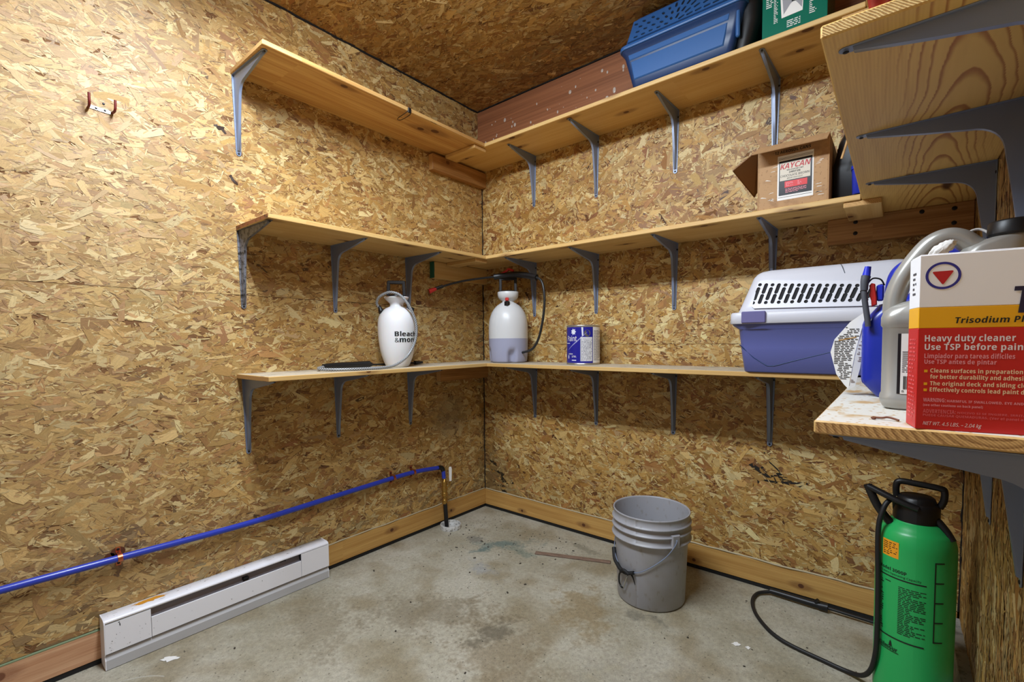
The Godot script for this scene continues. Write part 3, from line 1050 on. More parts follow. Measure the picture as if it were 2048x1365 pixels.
func _tone_right(c: Color, _u: float, _v: float, rng: RandomNumberGenerator) -> Color:
	if rng.randf() < 0.15:
		return c.lerp(c8(150, 108, 66).srgb_to_linear(), 0.5)
	return c

# darker patch over the rim board
func _tone_ceiling(c: Color, u: float, v: float, rng: RandomNumberGenerator) -> Color:
	c = c.lerp(c8(196, 150, 84).srgb_to_linear(), 0.3)
	var d := Vector2((u - 0.75) / 0.6, (v - 0.05) / 0.4).length()
	if rng.randf() < 0.7:
		c = c.lerp(c8(108, 84, 50).srgb_to_linear(), 0.55 * smoothstep(1.1, 0.3, d))
	return c

# ==================================================================== shelves and brackets
# stamped steel shelf bracket; corner at the origin, leg down -y on the wall plane z = 0, arm out along +z
func make_bracket(called: String, arm: float, drop: float, m: Material) -> Node3D:
	var t := Node3D.new()
	t.name = called
	for k in 2:
		# flat flange with a rounded tip, tapering
		var l := drop if k == 0 else arm
		var p := PackedVector2Array()
		p.append(Vector2(0.017, 0))
		p.append(Vector2(0.016, -0.05))
		for q in 9:
			var a := PI * q / 8
			p.append(Vector2(cos(a) * 0.0095, -l + 0.0095 - sin(a) * 0.0095))
		p.append(Vector2(-0.016, -0.05))
		p.append(Vector2(-0.017, 0))
		p.reverse()
		var xf := Transform3D() if k == 0 else Transform3D(Basis(Vector3(1, 0, 0), Vector3(0, 0, -1), Vector3(0, 1, 0)), Vector3(0, -0.0022, 0))
		part("wall_flange" if k == 0 else "shelf_flange", prism_mesh(p, 0.0, 0.0022, xf, false, 0.0006), m, t)
	# hollow rib along the inside of the bend
	var o := [Vector2(0.0022, -drop + 0.018), Vector2(0.0022, -0.0022), Vector2(arm - 0.018, -0.0022)]
	var inner := [Vector2(arm - 0.02, -0.0075)]
	inner.append(Vector2(0.15, -0.0075 - 0.031 * (arm - 0.17) / (arm - 0.1)))
	var b0 := Vector2(0.085, -0.036)
	var b1 := Vector2(0.036, -0.04)
	var b2 := Vector2(0.033, -0.092)
	for q in 9:
		var s := q / 8.0
		inner.append(b0.lerp(b1, s).lerp(b1.lerp(b2, s), s))
	inner.append(Vector2(0.0075 + 0.026 * (drop - 0.19) / (drop - 0.1), -0.17))
	inner.append(Vector2(0.0075, -drop + 0.02))
	var poly := PackedVector2Array(o + inner)
	var wide := []
	for v in o:
		wide.append(0.0105)
	for i in inner.size():
		wide.append(0.0048)
	wide[0] = 0.006
	wide[2] = 0.006
	var st := begin()
	var tr := Geometry2D.triangulate_polygon(poly)
	for s in [-1.0, 1.0]:
		for i in range(0, tr.size(), 3):
			var v := []
			for q in 3:
				var a: int = tr[i + q]
				v.append(Vector3(wide[a] * s, poly[a].y, poly[a].x))
			if (v[1] - v[0]).cross(v[2] - v[0]).x * s < 0:
				v.reverse()
			tri(st, v[0], v[1], v[2])
	st.set_smooth_group(1)
	for i in range(2, poly.size()):
		var j := (i + 1) % poly.size()
		var a := Vector3(wide[i], poly[i].y, poly[i].x)
		var b := Vector3(-wide[i], poly[i].y, poly[i].x)
		var c := Vector3(-wide[j], poly[j].y, poly[j].x)
		var d := Vector3(wide[j], poly[j].y, poly[j].x)
		quad(st, a, b, c, d)
	part("rib", done(st), m, t)
	var sc := begin(true)
	ball(sc, Vector3(0, 0, 0), Vector3(0.0042, 0.0042, 0.0016), 10)
	var screw := done(sc)
	for q in [Vector3(0, -drop + 0.0095, 0.0026), Vector3(0.012, -0.03, 0.0026)]:
		part("screw", screw, M.screw, t).position = q
	var s2 := part("screw", screw, M.screw, t)
	s2.position = Vector3(0, -0.0048, arm - 0.0095)
	s2.rotation.x = PI / 2
	return t

func bracket(proto: Node3D, at: Vector3, turn: float, label: String, group: String):
	var o := proto.duplicate()
	o.name = numbered("shelf_bracket")
	add_child(o)
	o.position = at
	o.rotation.y = turn
	tag(o, label, "bracket", group)

func shelving():
	M.end_sawn.uv1_offset = Vector3(0.5, 0.5, 0)
	M.end_rings.uv1_offset = Vector3(0.5, 0.5, 0)
	M.pine_end.uv1_offset = Vector3(0.5, 0.5, 0)
	M.cathedral.uv1_offset = Vector3(0, -(1.896 + 0.26) / 0.32, 0)
	var e := 0.0006
	# heater-wall shelves run along z; rear shelves butt against the jug-wall ones at x = 1.896
	var xs := 1.8965
	for k in 3:
		var y: float = [(TT + TB) / 2, (MT + MB) / 2, (BT + BB) / 2][k]
		var nm: String = ["top", "middle", "bottom"][k]
		var ze: float = [1.419, 1.418, 1.433][k]
		var low := k == 2
		var ml: Material = [M.pine_red, M.pine, M.pine][k]
		lone("wooden_shelf", lumber(Vector3(SD / 2 + e, y, (SD + ze) / 2 + e), Vector3(SD, 0.018, ze - SD), ml, M.mould_end if k == 1 else M.pine_end, M.dusty_top if low else null), null, ["pine shelf on the heater wall just under the ceiling, a wire clip on its edge", "middle pine shelf on the heater wall, its end edge dark with mould", "lowest pine shelf on the heater wall, carrying the white sprayer with black lettering"][k], "shelf", Vector3.ZERO, "pine shelves of the heater wall")
		lone("wooden_shelf", lumber(Vector3(xs / 2 + 0.0008, y, SD / 2 + e), Vector3(xs - 0.0016, 0.018, SD - 0.0008), M.pine, M.pine_end, M.dusty_top if low else null), null, ["long pine shelf of the rear wall just under the ceiling, carrying the blue pet carrier", "long pine shelf of the rear wall at mid height, carrying the cardboard carton", "lowest long pine shelf of the rear wall, carrying paint tin and lavender pet carrier"][k], "shelf", Vector3.ZERO, "pine shelves of the rear wall")
	# jug-wall shelves
	var zj := [1.3, 1.322, 1.3035]
	for k in 3:
		var y: float = [(TT + TB) / 2, (MT + MB) / 2 + 0.001, 0.9135][k]
		var th: float = [0.018, 0.02, 0.0205][k]
		var len: float = zj[k]
		lone("wooden_shelf", lumber(Vector3((xs + W) / 2, y, len / 2 + 0.001), Vector3(W - xs - 0.003, th, len - 0.002), [M.pine, M.cathedral, M.pine][k], [M.pine_end, M.end_sawn, M.end_rings][k], [null, null, M.jug_top][k], 0.0025), null, ["pine shelf on the jug wall just under the ceiling, over the rough-sawn board", "rough-sawn board shelf overhead with arched grain and knots underneath, over the jugs", "board shelf with ringed end grain carrying jugs and red cleaner box"][k], "shelf", Vector3.ZERO, "board shelves of the jug wall")
	# ledgers and joint blocks
	lone("ledger_block", lumber(Vector3(0.0195, 2.0295, 0.2165), Vector3(0.037, 0.086, 0.43), M.ledger, M.pine_end), null, "short wooden ledger block in the corner under the highest shelves", "block", Vector3.ZERO, "corner ledger blocks")
	var gb := lone("ledger_block", lumber(Vector3(0.0195, 1.4445, 0.2165), Vector3(0.037, 0.09, 0.43), M.pine, M.pine_end), null, "short wooden ledger block with a green end in the corner above the cloudy sprayer", "block", Vector3.ZERO, "corner ledger blocks")
	part("painted_end", box_mesh(Vector3(0.0195, 1.4445, 0.4325), Vector3(0.0365, 0.0885, 0.0015), 0.0005), mat(c8(40, 110, 92), 0.6), gb, "green painted end")
	lone("ledger_block", lumber(Vector3(0.0195, 0.868, 0.2), Vector3(0.037, 0.086, 0.398), M.ledger, M.pine_end), null, "short wooden ledger block in the corner under the lowest shelves", "block", Vector3.ZERO, "corner ledger blocks")
	var lr := lone("ledger_board", lumber(Vector3(1.982, 1.4445, 0.0195), Vector3(0.392, 0.092, 0.037), M.ledger, M.pine_end), null, "dark wooden ledger board on the rear wall behind the silver jug, with screw holes", "board")
	var hs := begin(true)
	ball(hs, Vector3.ZERO, Vector3(0.007, 0.007, 0.0018), 12)
	var hole := done(hs)
	for q in [[1.87, 1.47], [1.87, 1.43], [2.05, 1.475], [2.13, 1.472], [2.13, 1.425]]:
		part("screw_head", hole, M.screw, lr).position = Vector3(q[0], q[1], 0.0384)
	lone("joint_plate", lumber(Vector3(0.155, 2.0755, 0.3), Vector3(0.225, 0.018, 0.09), M.pine, M.pine_end, null, 0.002, Transform3D(Basis(Vector3.UP, 0.0), Vector3.ZERO)), null, "thin pine plate screwed under the corner joint of the highest shelves", "plate", Vector3.ZERO, "joint plates under the shelf corners")
	lone("joint_plate", lumber(Vector3(0.155, 1.4825, 0.3), Vector3(0.225, 0.018, 0.09), M.pine, M.pine_end, null, 0.002), null, "thin pine plate screwed under the corner joint of the middle shelves", "plate", Vector3.ZERO, "joint plates under the shelf corners")
	lone("joint_plate", lumber(Vector3(1.9, 1.482, 0.165), Vector3(0.098, 0.0185, 0.225), M.pine, M.pine_end, null, 0.002), null, "pine joint plate under the middle shelves where the rear wall meets the jug wall", "plate", Vector3.ZERO, "joint plates under the shelf corners")
	lone("joint_plate", lumber(Vector3(1.9, 2.0755, 0.165), Vector3(0.13, 0.018, 0.225), M.pine, M.pine_end, null, 0.002), null, "pine joint plate under the highest shelves above the rough-sawn board", "plate", Vector3.ZERO, "joint plates under the shelf corners")
	# brackets
	var long_b := make_bracket("long_bracket", 0.262, 0.305, M.steel)
	var short_b := make_bracket("short_bracket", 0.23, 0.278, M.steel)
	var ord := ["first", "second", "third", "fourth"]
	var lev := ["top", "middle", "bottom"]
	for k in 3:
		var y: float = [TB, MB, BB][k] - 0.0006
		for i in 4:
			var x: float = [0.4, 0.795, 1.2, 1.6][i]
			var small: bool = k == 0 and (i == 0 or i == 2)
			bracket(short_b if small else long_b, Vector3(x, y, 0.0022), 0.0, "grey steel bracket under the rear wall's %s shelf, %s of four from the corner" % [lev[k], ord[i]], "brackets of the rear wall shelves")
	var mouldy := make_bracket("mouldy_bracket", 0.262, 0.305, M.mouldy)
	for k in 3:
		var y: float = [TB, MB, BB][k] - 0.0006
		for i in 3:
			if k == 0 and i > 0:
				continue
			var z: float = [1.4, 1.006, 0.586][i]
			bracket(mouldy if (k == 1 and i == 0) else long_b, Vector3(0.0022, y, z), PI / 2, ["grey steel bracket at the free end of the heater wall's top shelf", "mould-blackened steel bracket at the free end of the heater wall's middle shelf", "grey steel bracket at the free end of the heater wall's bottom shelf", "", "grey steel bracket mid-way along the heater wall's middle shelf", "grey steel bracket mid-way along the heater wall's bottom shelf", "", "grey steel bracket behind the handle of the lettered white sprayer, under the middle shelf", "grey steel bracket under the heater wall's bottom shelf, nearest the corner"][i * 3 + k], "brackets of the heater wall shelves")
	for k in 2:
		var y: float = [MB - 0.0006, 0.9026][k]
		for i in 3:
			var z: float = [[1.268, 0.868, 0.4635], [1.286, 0.94, 0.57]][k][i]
			bracket(long_b, Vector3(W - 0.0022, y, z), -PI / 2, ["big grey bracket arm at the near end of the overhead rough-sawn shelf", "big grey bracket arm in the middle of the overhead rough-sawn shelf", "big grey bracket at the far end of the overhead rough-sawn shelf, behind the silver jug", "grey bracket arm under the end grain of the jug shelf", "spotted bracket leg on the jug wall below the jug shelf, nearer of two", "thin bracket leg on the jug wall below the jug shelf, farther of two"][k * 3 + i], "brackets of the jug wall shelves")
	long_b.free()
	short_b.free()
	mouldy.free()

# ==================================================================== things on the heater wall
func left_wall_things():
	# baseboard heater
	var t := thing("baseboard_heater", "long white electric baseboard heater with a dark slot and an orange paint spill", "heater", Vector3(0, 0, 1.49))
	var z0 := -0.382
	var z1 := 0.382
	var turn := Transform3D()
	var cover := PackedVector2Array([Vector2(0.0045, 0.161), Vector2(0.0045, 0.164), Vector2(0.05, 0.164), Vector2(0.058, 0.1625), Vector2(0.0635, 0.1585), Vector2(0.066, 0.1525), Vector2(0.064, 0.1525), Vector2(0.0615, 0.157), Vector2(0.057, 0.16), Vector2(0.05, 0.161)])
	part("top_cover", prism_mesh(cover, z0, z1, turn, true), M.heater, t)
	part("back_plate", box_mesh(Vector3(0.0068, 0.084, 0), Vector3(0.004, 0.154, z1 - z0 - 0.004), 0.001), M.heater_in, t)
	var pan := PackedVector2Array([Vector2(0.0625, 0.054), Vector2(0.066, 0.054), Vector2(0.066, 0.1215), Vector2(0.063, 0.1225), Vector2(0.0625, 0.12)])
	part("front_panel", prism_mesh(pan, -0.259, 0.261, turn), M.heater, t)
	var cap := PackedVector2Array([Vector2(0.0625, 0.054), Vector2(0.0665, 0.054), Vector2(0.0665, 0.1505), Vector2(0.0625, 0.1505)])
	part("end_panel", prism_mesh(cap, 0.2625, z1, turn), M.heater, t)
	part("end_panel", prism_mesh(cap, z0, -0.2605, turn), M.heater, t)
	var lip := PackedVector2Array([Vector2(0.006, 0.002), Vector2(0.066, 0.002), Vector2(0.066, 0.032), Vector2(0.0565, 0.0475), Vector2(0.055, 0.0465), Vector2(0.064, 0.0312), Vector2(0.064, 0.004), Vector2(0.006, 0.004)])
	part("bottom_lip", prism_mesh(lip, z0, z1, turn), M.heater_lip, t)
	var side := PackedVector2Array([Vector2(0.0045, 0.002), Vector2(0.0655, 0.002), Vector2(0.0655, 0.032), Vector2(0.0575, 0.046), Vector2(0.0665, 0.054), Vector2(0.0665, 0.152), Vector2(0.064, 0.159), Vector2(0.058, 0.163), Vector2(0.05, 0.1645), Vector2(0.0045, 0.1645)])
	part("end_plate", prism_mesh(side, z1, z1 + 0.0035, turn, false, 0.0008), M.heater, t)
	part("end_plate", prism_mesh(side, z0 - 0.0035, z0, turn, false, 0.0008), M.heater, t)
	part("deflector", prism_mesh(PackedVector2Array([Vector2(0.026, 0.157), Vector2(0.0275, 0.158), Vector2(0.05, 0.117), Vector2(0.0485, 0.116)]), z0 + 0.12, 0.26, turn), M.heater_in, t)
	part("element_tube", tube_mesh([Vector3(0.036, 0.075, -0.3), Vector3(0.036, 0.075, 0.3)], 0.006, 10, 1), M.heater_in, t)
	var fins := begin()
	for k in 96:
		cbox(fins, Vector3(0.037, 0.074, -0.245 + 0.0052 * k), Vector3(0.042, 0.05, 0.0007), 0.0002)
	part("heating_fins", done(fins), mat(c8(170, 170, 172), 0.35, 0.8), t).set_meta("kind", "stuff")
	part("support_clip", box_mesh(Vector3(0.035, 0.128, -0.045), Vector3(0.04, 0.012, 0.022), 0.002), M.black, t)
	part("sensor_wire", tube_mesh([Vector3(0.04, 0.122, -0.13), Vector3(0.036, 0.13, -0.16), Vector3(0.04, 0.137, -0.19), Vector3(0.04, 0.139, -0.205), Vector3(0.04, 0.133, -0.2), Vector3(0.038, 0.128, -0.165)], 0.0011, 6, 6), M.black, t)
	var spill := PackedVector2Array()
	var rng := RandomNumberGenerator.new()
	rng.seed = 4
	for k in 26:
		var a := TAU * k / 26
		spill.append(Vector2(0.024 + sin(a) * 0.0125 * rng.randf_range(0.6, 1.25), 0.255 + cos(a) * 0.05 * rng.randf_range(0.6, 1.3)))
	part("paint_spill", decal([spill], func(p): return Vector3(p.x, 0.1644, p.y)), mat(c8(206, 142, 40), 0.5), t, "dried orange paint spill")
	var scuff := []
	for k in 70:
		var on_top := k < 34
		var zz := rng.randf_range(-0.37, 0.375) if on_top else (rng.randf_range(0.27, 0.375) if k < 55 else rng.randf_range(-0.37, 0.3))
		var l := rng.randf_range(0.001, 0.007) if k % 3 == 0 else rng.randf_range(0.0006, 0.0018)
		scuff.append([on_top, zz, rng.randf_range(0.006, 0.048) if on_top else rng.randf_range(0.062, 0.116), l, rng.randf_range(0.0005, 0.0014)])
	var sp := []
	for s in scuff:
		if s[0]:
			sp.append(oval(s[2], s[1], s[4], s[3] * 1.6, 7))
	part("scuff_marks", decal(sp, func(p): return Vector3(p.x, 0.16425, p.y)), mat(c8(120, 112, 100), 0.7), t).set_meta("kind", "stuff")
	sp = [oval(-0.345, 0.138, 0.0015, 0.006, 7, 0.1), oval(-0.347, 0.146, 0.0024, 0.0018, 7)]
	for s in scuff:
		if not s[0]:
			sp.append(oval(-s[1], s[2], s[3] * 0.5, s[4], 7, rng.randf() * 3.0))
	part("scuff_marks", decal(sp, func(p): return Vector3(0.0668, p.y, -p.x)), mat(c8(58, 60, 62), 0.7), t).set_meta("kind", "stuff")
	# blue water pipe along the wall and down to the valve
	var pipe := thing("water_pipe", "blue plastic water pipe clipped above the heater, ending at a brass stop valve", "pipe", Vector3(0.0, 0.0, 0.0))
	part("run", tube_mesh([Vector3(0.03, 0.35, 2.5), Vector3(0.027, 0.346, 2.1), Vector3(0.026, 0.341, 1.8), Vector3(0.026, 0.334, 1.4), Vector3(0.027, 0.347, 0.97), Vector3(0.028, 0.355, 0.62), Vector3(0.034, 0.343, 0.42)], 0.0112, 16, 10), M.blue_pipe, pipe)
	part("elbow", tube_mesh([Vector3(0.034, 0.343, 0.425), Vector3(0.036, 0.3415, 0.408), Vector3(0.04, 0.335, 0.398), Vector3(0.045, 0.32, 0.395)], 0.0128, 14, 6), M.black, pipe)
	part("riser", tube_mesh([Vector3(0.045, 0.325, 0.395), Vector3(0.048, 0.28, 0.394)], 0.0112, 14, 1), M.blue_pipe, pipe)
	var cx := Transform3D(Basis(Vector3.BACK, 0.03) * Basis(Vector3.RIGHT, -0.02), Vector3(0.05, 0.135, 0.392))
	for k in 2:
		part("crimp_ring", lathe_mesh([Vector2(0.0112, 0), Vector2(0.0136, 0), Vector2(0.0136, 0), Vector2(0.0136, 0.004), Vector2(0.0136, 0.004), Vector2(0.0112, 0.004)], 16, cx.translated_local(Vector3(0, 0.151 - 0.008 * k, 0))), M.bright_screw, pipe)
	var vp := [Vector2(0.0095, 0.15), Vector2(0.0095, 0.15)]
	var body := [Vector2(0.0, 0.0), Vector2(0.0145, 0.0), Vector2(0.0145, 0.0), Vector2(0.0145, 0.022), Vector2(0.0145, 0.022), Vector2(0.0118, 0.026), Vector2(0.0118, 0.04), Vector2(0.0165, 0.044), Vector2(0.0165, 0.044), Vector2(0.0165, 0.062), Vector2(0.0165, 0.062), Vector2(0.013, 0.068), Vector2(0.0172, 0.078), Vector2(0.0172, 0.092), Vector2(0.013, 0.1), Vector2(0.015, 0.104), Vector2(0.015, 0.104), Vector2(0.015, 0.124), Vector2(0.015, 0.124), Vector2(0.0105, 0.128), Vector2(0.0105, 0.145), Vector2(0, 0.145)]
	part("valve_body", lathe_mesh(body, 14, cx), M.brass, pipe, "brass stop valve body")
	var lev := part("valve_lever", prism_mesh(PackedVector2Array([Vector2(-0.006, 0), Vector2(0.006, 0), Vector2(0.0075, 0.02), Vector2(0.0085, 0.07), Vector2(0.006, 0.082), Vector2(-0.006, 0.082), Vector2(-0.0085, 0.07), Vector2(-0.0075, 0.02)]), 0.0, 0.004, Transform3D(), false, 0.001), M.paper, pipe, "white valve lever")
	lev.position = Vector3(0.072, 0.262, 0.367)
	lev.rotation = Vector3(0, 0.9, 0)
	part("valve_stem", tube_mesh([Vector3(0.052, 0.22, 0.39), Vector3(0.068, 0.235, 0.372), Vector3(0.072, 0.264, 0.367)], 0.0042, 8, 4), M.brass, pipe)
	part("black_pipe", tube_mesh([Vector3(0.0525, 0.14, 0.392), Vector3(0.06, 0.004, 0.389)], 0.0118, 14, 1), M.black, pipe)
	# copper pipe straps
	var where := ["copper pipe strap over the blue pipe above the heater's near end, rusty behind", "copper pipe strap on the blue pipe, first of the pair before the stop valve", "copper pipe strap on the blue pipe, closest to the stop valve"]
	for k in 3:
		var c: Vector3 = [Vector3(0.0262, 0.342, 1.82), Vector3(0.0276, 0.354, 0.72), Vector3(0.0284, 0.355, 0.59)][k]
		var s := thing("pipe_strap", where[k], "strap", Vector3(0, c.y, c.z), "copper straps of the blue pipe")
		var arc := PackedVector2Array()
		for q in 13:
			var a := -PI / 2 + PI * q / 12
			arc.append(Vector2(c.x + cos(a) * 0.0132, sin(a) * 0.0132))
		var full := PackedVector2Array([Vector2(0.002, -0.032), Vector2(0.004, -0.032), Vector2(0.004, -0.0155), Vector2(c.x - 0.004, -0.0132)])
		full.append_array(arc)
		full.append_array(PackedVector2Array([Vector2(c.x - 0.004, 0.0132), Vector2(0.004, 0.0155), Vector2(0.004, 0.03), Vector2(0.002, 0.03), Vector2(0.002, 0.0135), Vector2(c.x - 0.004, 0.0116)]))
		for q in 13:
			var a := PI / 2 - PI * q / 12
			full.append(Vector2(c.x + cos(a) * 0.0118, sin(a) * 0.0118))
		full.append_array(PackedVector2Array([Vector2(c.x - 0.004, -0.0116), Vector2(0.002, -0.0135)]))
		part("band", prism_mesh(full, -0.0065, 0.0065), M.copper, s)
		var sc := begin(true)
		ball(sc, Vector3.ZERO, Vector3(0.002, 0.0045, 0.0045), 10)
		var m := done(sc)
		part("screw", m, M.screw, s).position = Vector3(0.0045, 0.022, 0)
		part("screw", m, M.screw, s).position = Vector3(0.0045, -0.024, 0)
		if k == 0:
			part("rust_stain", decal([oval(0, 0.014, 0.02, 0.016, 12), oval(-0.022, 0.006, 0.014, 0.01, 10)], func(p): return Vector3(0.0023, p.y, -p.x)), M.rust, s)
	# double hook high on the wall
	var hk := thing("wall_hook", "small double wall hook with dark red dipped prongs on a white metal strip", "hook", Vector3(0, 1.807, 1.812))
	part("strip", box_mesh(Vector3(0.0032, 0, 0), Vector3(0.0022, 0.0115, 0.052), 0.0006, Transform3D(Basis(Vector3.RIGHT, -0.05), Vector3.ZERO)), M.bright_screw, hk)
	for s in [-1.0, 1.0]:
		part("prong", tube_mesh([Vector3(0.002, -0.002 * s - 0.002, 0.03 * s), Vector3(0.024, -0.004 - 0.002 * s, 0.031 * s), Vector3(0.034, 0.002, 0.0315 * s), Vector3(0.037, 0.014, 0.032 * s), Vector3(0.038, 0.03, 0.032 * s)], 0.0037, 10, 6), M.red_dark, hk)
	var sb := begin(true)
	ball(sb, Vector3.ZERO, Vector3(0.0018, 0.0036, 0.0036), 10)
	var sm := done(sb)
	for q in [Vector3(0.0045, 0.0, 0.011), Vector3(0.0045, 0.0005, -0.011)]:
		part("screw", sm, M.screw, hk).position = q
	lone("wall_screw", sm, M.steel_dark, "lone screw head in the boards just above the red double hook", "screw", Vector3(0.0025, 1.829, 1.803))
	# wire clip under the top shelf
	var cl := thing("wire_clip", "black wire clip hanging at the front edge of the heater wall's top shelf", "clip", Vector3(SD, TB, 0.785))
	part("loop", tube_mesh([Vector3(0.003, 0.006, 0.006), Vector3(-0.004, -0.006, 0.013), Vector3(-0.05, -0.012, 0.014), Vector3(-0.075, -0.012, 0.008), Vector3(-0.08, -0.012, 0.0), Vector3(-0.072, -0.012, -0.008), Vector3(-0.05, -0.01, -0.012), Vector3(-0.004, -0.006, -0.01), Vector3(0.003, 0.006, -0.004)], 0.0016, 8, 5), M.black, cl)
	part("jaw", box_mesh(Vector3(0.0035, 0.004, 0.001), Vector3(0.006, 0.022, 0.016), 0.001), M.black, cl)

# ==================================================================== things on the floor
func floor_things():
	# white sleeve in the slab round the pipe
	lone("pipe_sleeve", lathe_mesh([Vector2(0.0575, 0.0), Vector2(0.0575, 0.0), Vector2(0.058, 0.023), Vector2(0.0565, 0.0255), Vector2(0.054, 0.0255), Vector2(0.053, 0.0235), Vector2(0.0525, 0.001), Vector2(0.0, 0.001)], 40), M.pvc, "short white plastic sleeve standing round the black pipe in the corner of the slab", "sleeve", Vector3(0.085, 0.0005, 0.382))
	# bucket
	var b := thing("bucket", "grey five-gallon plastic bucket with ribbed rim and wire handle", "bucket", Vector3(1.238, 0, 0.346))
	var prof := [Vector2(0.0, 0.001), Vector2(0.124, 0.001), Vector2(0.13, 0.0035), Vector2(0.1325, 0.008), Vector2(0.1425, 0.258), Vector2(0.1425, 0.258), Vector2(0.155, 0.2605), Vector2(0.156, 0.263), Vector2(0.155, 0.2655), Vector2(0.146, 0.269), Vector2(0.1455, 0.294), Vector2(0.1455, 0.294), Vector2(0.1545, 0.2965), Vector2(0.1555, 0.299), Vector2(0.1545, 0.3015), Vector2(0.1465, 0.305), Vector2(0.1465, 0.324), Vector2(0.1465, 0.324), Vector2(0.1545, 0.3265), Vector2(0.1555, 0.329), Vector2(0.1545, 0.3315), Vector2(0.148, 0.335), Vector2(0.148, 0.357), Vector2(0.1505, 0.3605), Vector2(0.1505, 0.3645), Vector2(0.149, 0.366), Vector2(0.146, 0.365), Vector2(0.1445, 0.36), Vector2(0.1295, 0.008), Vector2(0.1295, 0.008), Vector2(0.0, 0.006)]
	part("body", lathe_mesh(prof, 72), M.bucket, b)
	for s in 2:
		var a := deg_to_rad(58.0 + 180.0 * s)
		var xf := Transform3D(Basis(Vector3.UP, a), Vector3.ZERO)
		part("handle_ear", prism_mesh(rect(-0.017, -0.018, 0.034, 0.05), 0.143, 0.1595, xf * Transform3D(Basis(), Vector3(0, 0.279, 0)), false, 0.003), M.bucket, b)
	var on := func(deg: float, y: float, off: float) -> Vector3:
		var r := 0.1325 + 0.01 * y / 0.258 + off
		return Vector3(sin(deg_to_rad(deg)) * r, y, cos(deg_to_rad(deg)) * r)
	var ear := func(deg: float) -> Vector3: return Vector3(sin(deg_to_rad(deg)) * 0.162, 0.292, cos(deg_to_rad(deg)) * 0.162)
	part("wire_handle", tube_mesh([Vector3(ear.call(58.0)) * Vector3(0.9, 1.0, 0.9), ear.call(58.0), on.call(54.0, 0.268, 0.018), on.call(43.0, 0.225, 0.008), on.call(22.0, 0.182, 0.006), on.call(3.0, 0.152, 0.006), on.call(-19.6, 0.138, 0.006), on.call(-36.0, 0.148, 0.006), on.call(-60.0, 0.185, 0.006), on.call(-90.0, 0.235, 0.01), on.call(-115.0, 0.275, 0.018), ear.call(-122.0), Vector3(ear.call(-122.0)) * Vector3(0.9, 1.0, 0.9)], 0.002, 8, 6), M.steel, b)
	# black cloth tape and a spring clip tied on the handle
	var tp := begin(true)
	tube(tp, smooth_path([on.call(-62.0, 0.187, 0.008), on.call(-48.0, 0.158, 0.01), on.call(-36.0, 0.145, 0.01), on.call(-27.0, 0.139, 0.012), on.call(-15.0, 0.137, 0.012), on.call(-3.0, 0.148, 0.009)], 5), 0.0085, 10, 0.8)
	tube(tp, smooth_path([on.call(-26.0, 0.132, 0.014), on.call(-18.0, 0.146, 0.017), on.call(-10.0, 0.136, 0.014)], 5), 0.007, 8)
	tube(tp, smooth_path([on.call(-8.0, 0.143, 0.01), on.call(-4.0, 0.125, 0.008), on.call(-1.5, 0.1, 0.006)], 4), [0.007, 0.0025], 8, 0.4)
	part("tape_wrap", done(tp), M.black_soft, b)
	var cb := begin(true)
	tube(cb, smooth_path([on.call(-24.0, 0.138, 0.014), on.call(-30.0, 0.115, 0.014), on.call(-32.5, 0.085, 0.012), on.call(-31.0, 0.07, 0.01), on.call(-27.0, 0.064, 0.01), on.call(-23.0, 0.068, 0.01)], 6), 0.0035, 8)
	part("spring_clip", done(cb), M.black, b)
	part("clip_gate", tube_mesh([on.call(-22.5, 0.069, 0.01), on.call(-14.0, 0.122, 0.012)], 0.0025, 8, 1), M.bright_screw, b)
	# green pump sprayer
	var ax := Vector3(2.048, 0, 0.426)
	var g := thing("pump_sprayer", "green pump sprayer with black pump top and gauge marks, in the corner", "sprayer", ax)
	part("tank", lathe_mesh([Vector2(0, 0.0025), Vector2(0.07, 0.001), Vector2(0.08, 0.004), Vector2(0.0855, 0.014), Vector2(0.087, 0.03), Vector2(0.0882, 0.3), Vector2(0.0885, 0.465), Vector2(0.0875, 0.48), Vector2(0.084, 0.495), Vector2(0.079, 0.506), Vector2(0.076, 0.511), Vector2(0.073, 0.5135), Vector2(0.067, 0.521), Vector2(0.056, 0.532), Vector2(0.048, 0.537), Vector2(0.046, 0.545), Vector2(0, 0.545)], 64), M.green, g)
	var R := Vector3(0.9995, 0, 0.03)
	var F := Vector3(-0.03, 0, 0.9995)
	part("pump_cap", lathe_mesh([Vector2(0, 0.534), Vector2(0.05, 0.534), Vector2(0.0515, 0.537), Vector2(0.0515, 0.537), Vector2(0.0515, 0.575), Vector2(0.0495, 0.583), Vector2(0.044, 0.588), Vector2(0.044, 0.588), Vector2(0.0405, 0.6), Vector2(0.036, 0.604), Vector2(0, 0.604)], 40), M.black, g)
	part("pump_handle", tube_mesh([-R * 0.044 + Vector3(0, 0.595, 0), -R * 0.045 + Vector3(0, 0.625, 0), -R * 0.036 + Vector3(0, 0.639, 0), R * 0.0 + Vector3(0, 0.638, 0), R * 0.048 + Vector3(0, 0.634, 0), R * 0.057 + Vector3(0, 0.626, 0), R * 0.056 + Vector3(0, 0.6, 0), R * 0.048 + Vector3(0, 0.58, 0)], 0.0085, 10, 6), M.black, g)
	var tip := -R * 0.116 + F * 0.035 + Vector3(0, 0.62, 0)
	part("carry_handle", tube_mesh([F * 0.048 + R * 0.004 + Vector3(0, 0.579, 0), F * 0.045 - R * 0.05 + Vector3(0, 0.597, 0), tip + R * 0.008 + Vector3(0, 0.0, 0)], 0.0115, 10, 4, 0.75, Vector3.UP), M.black, g)
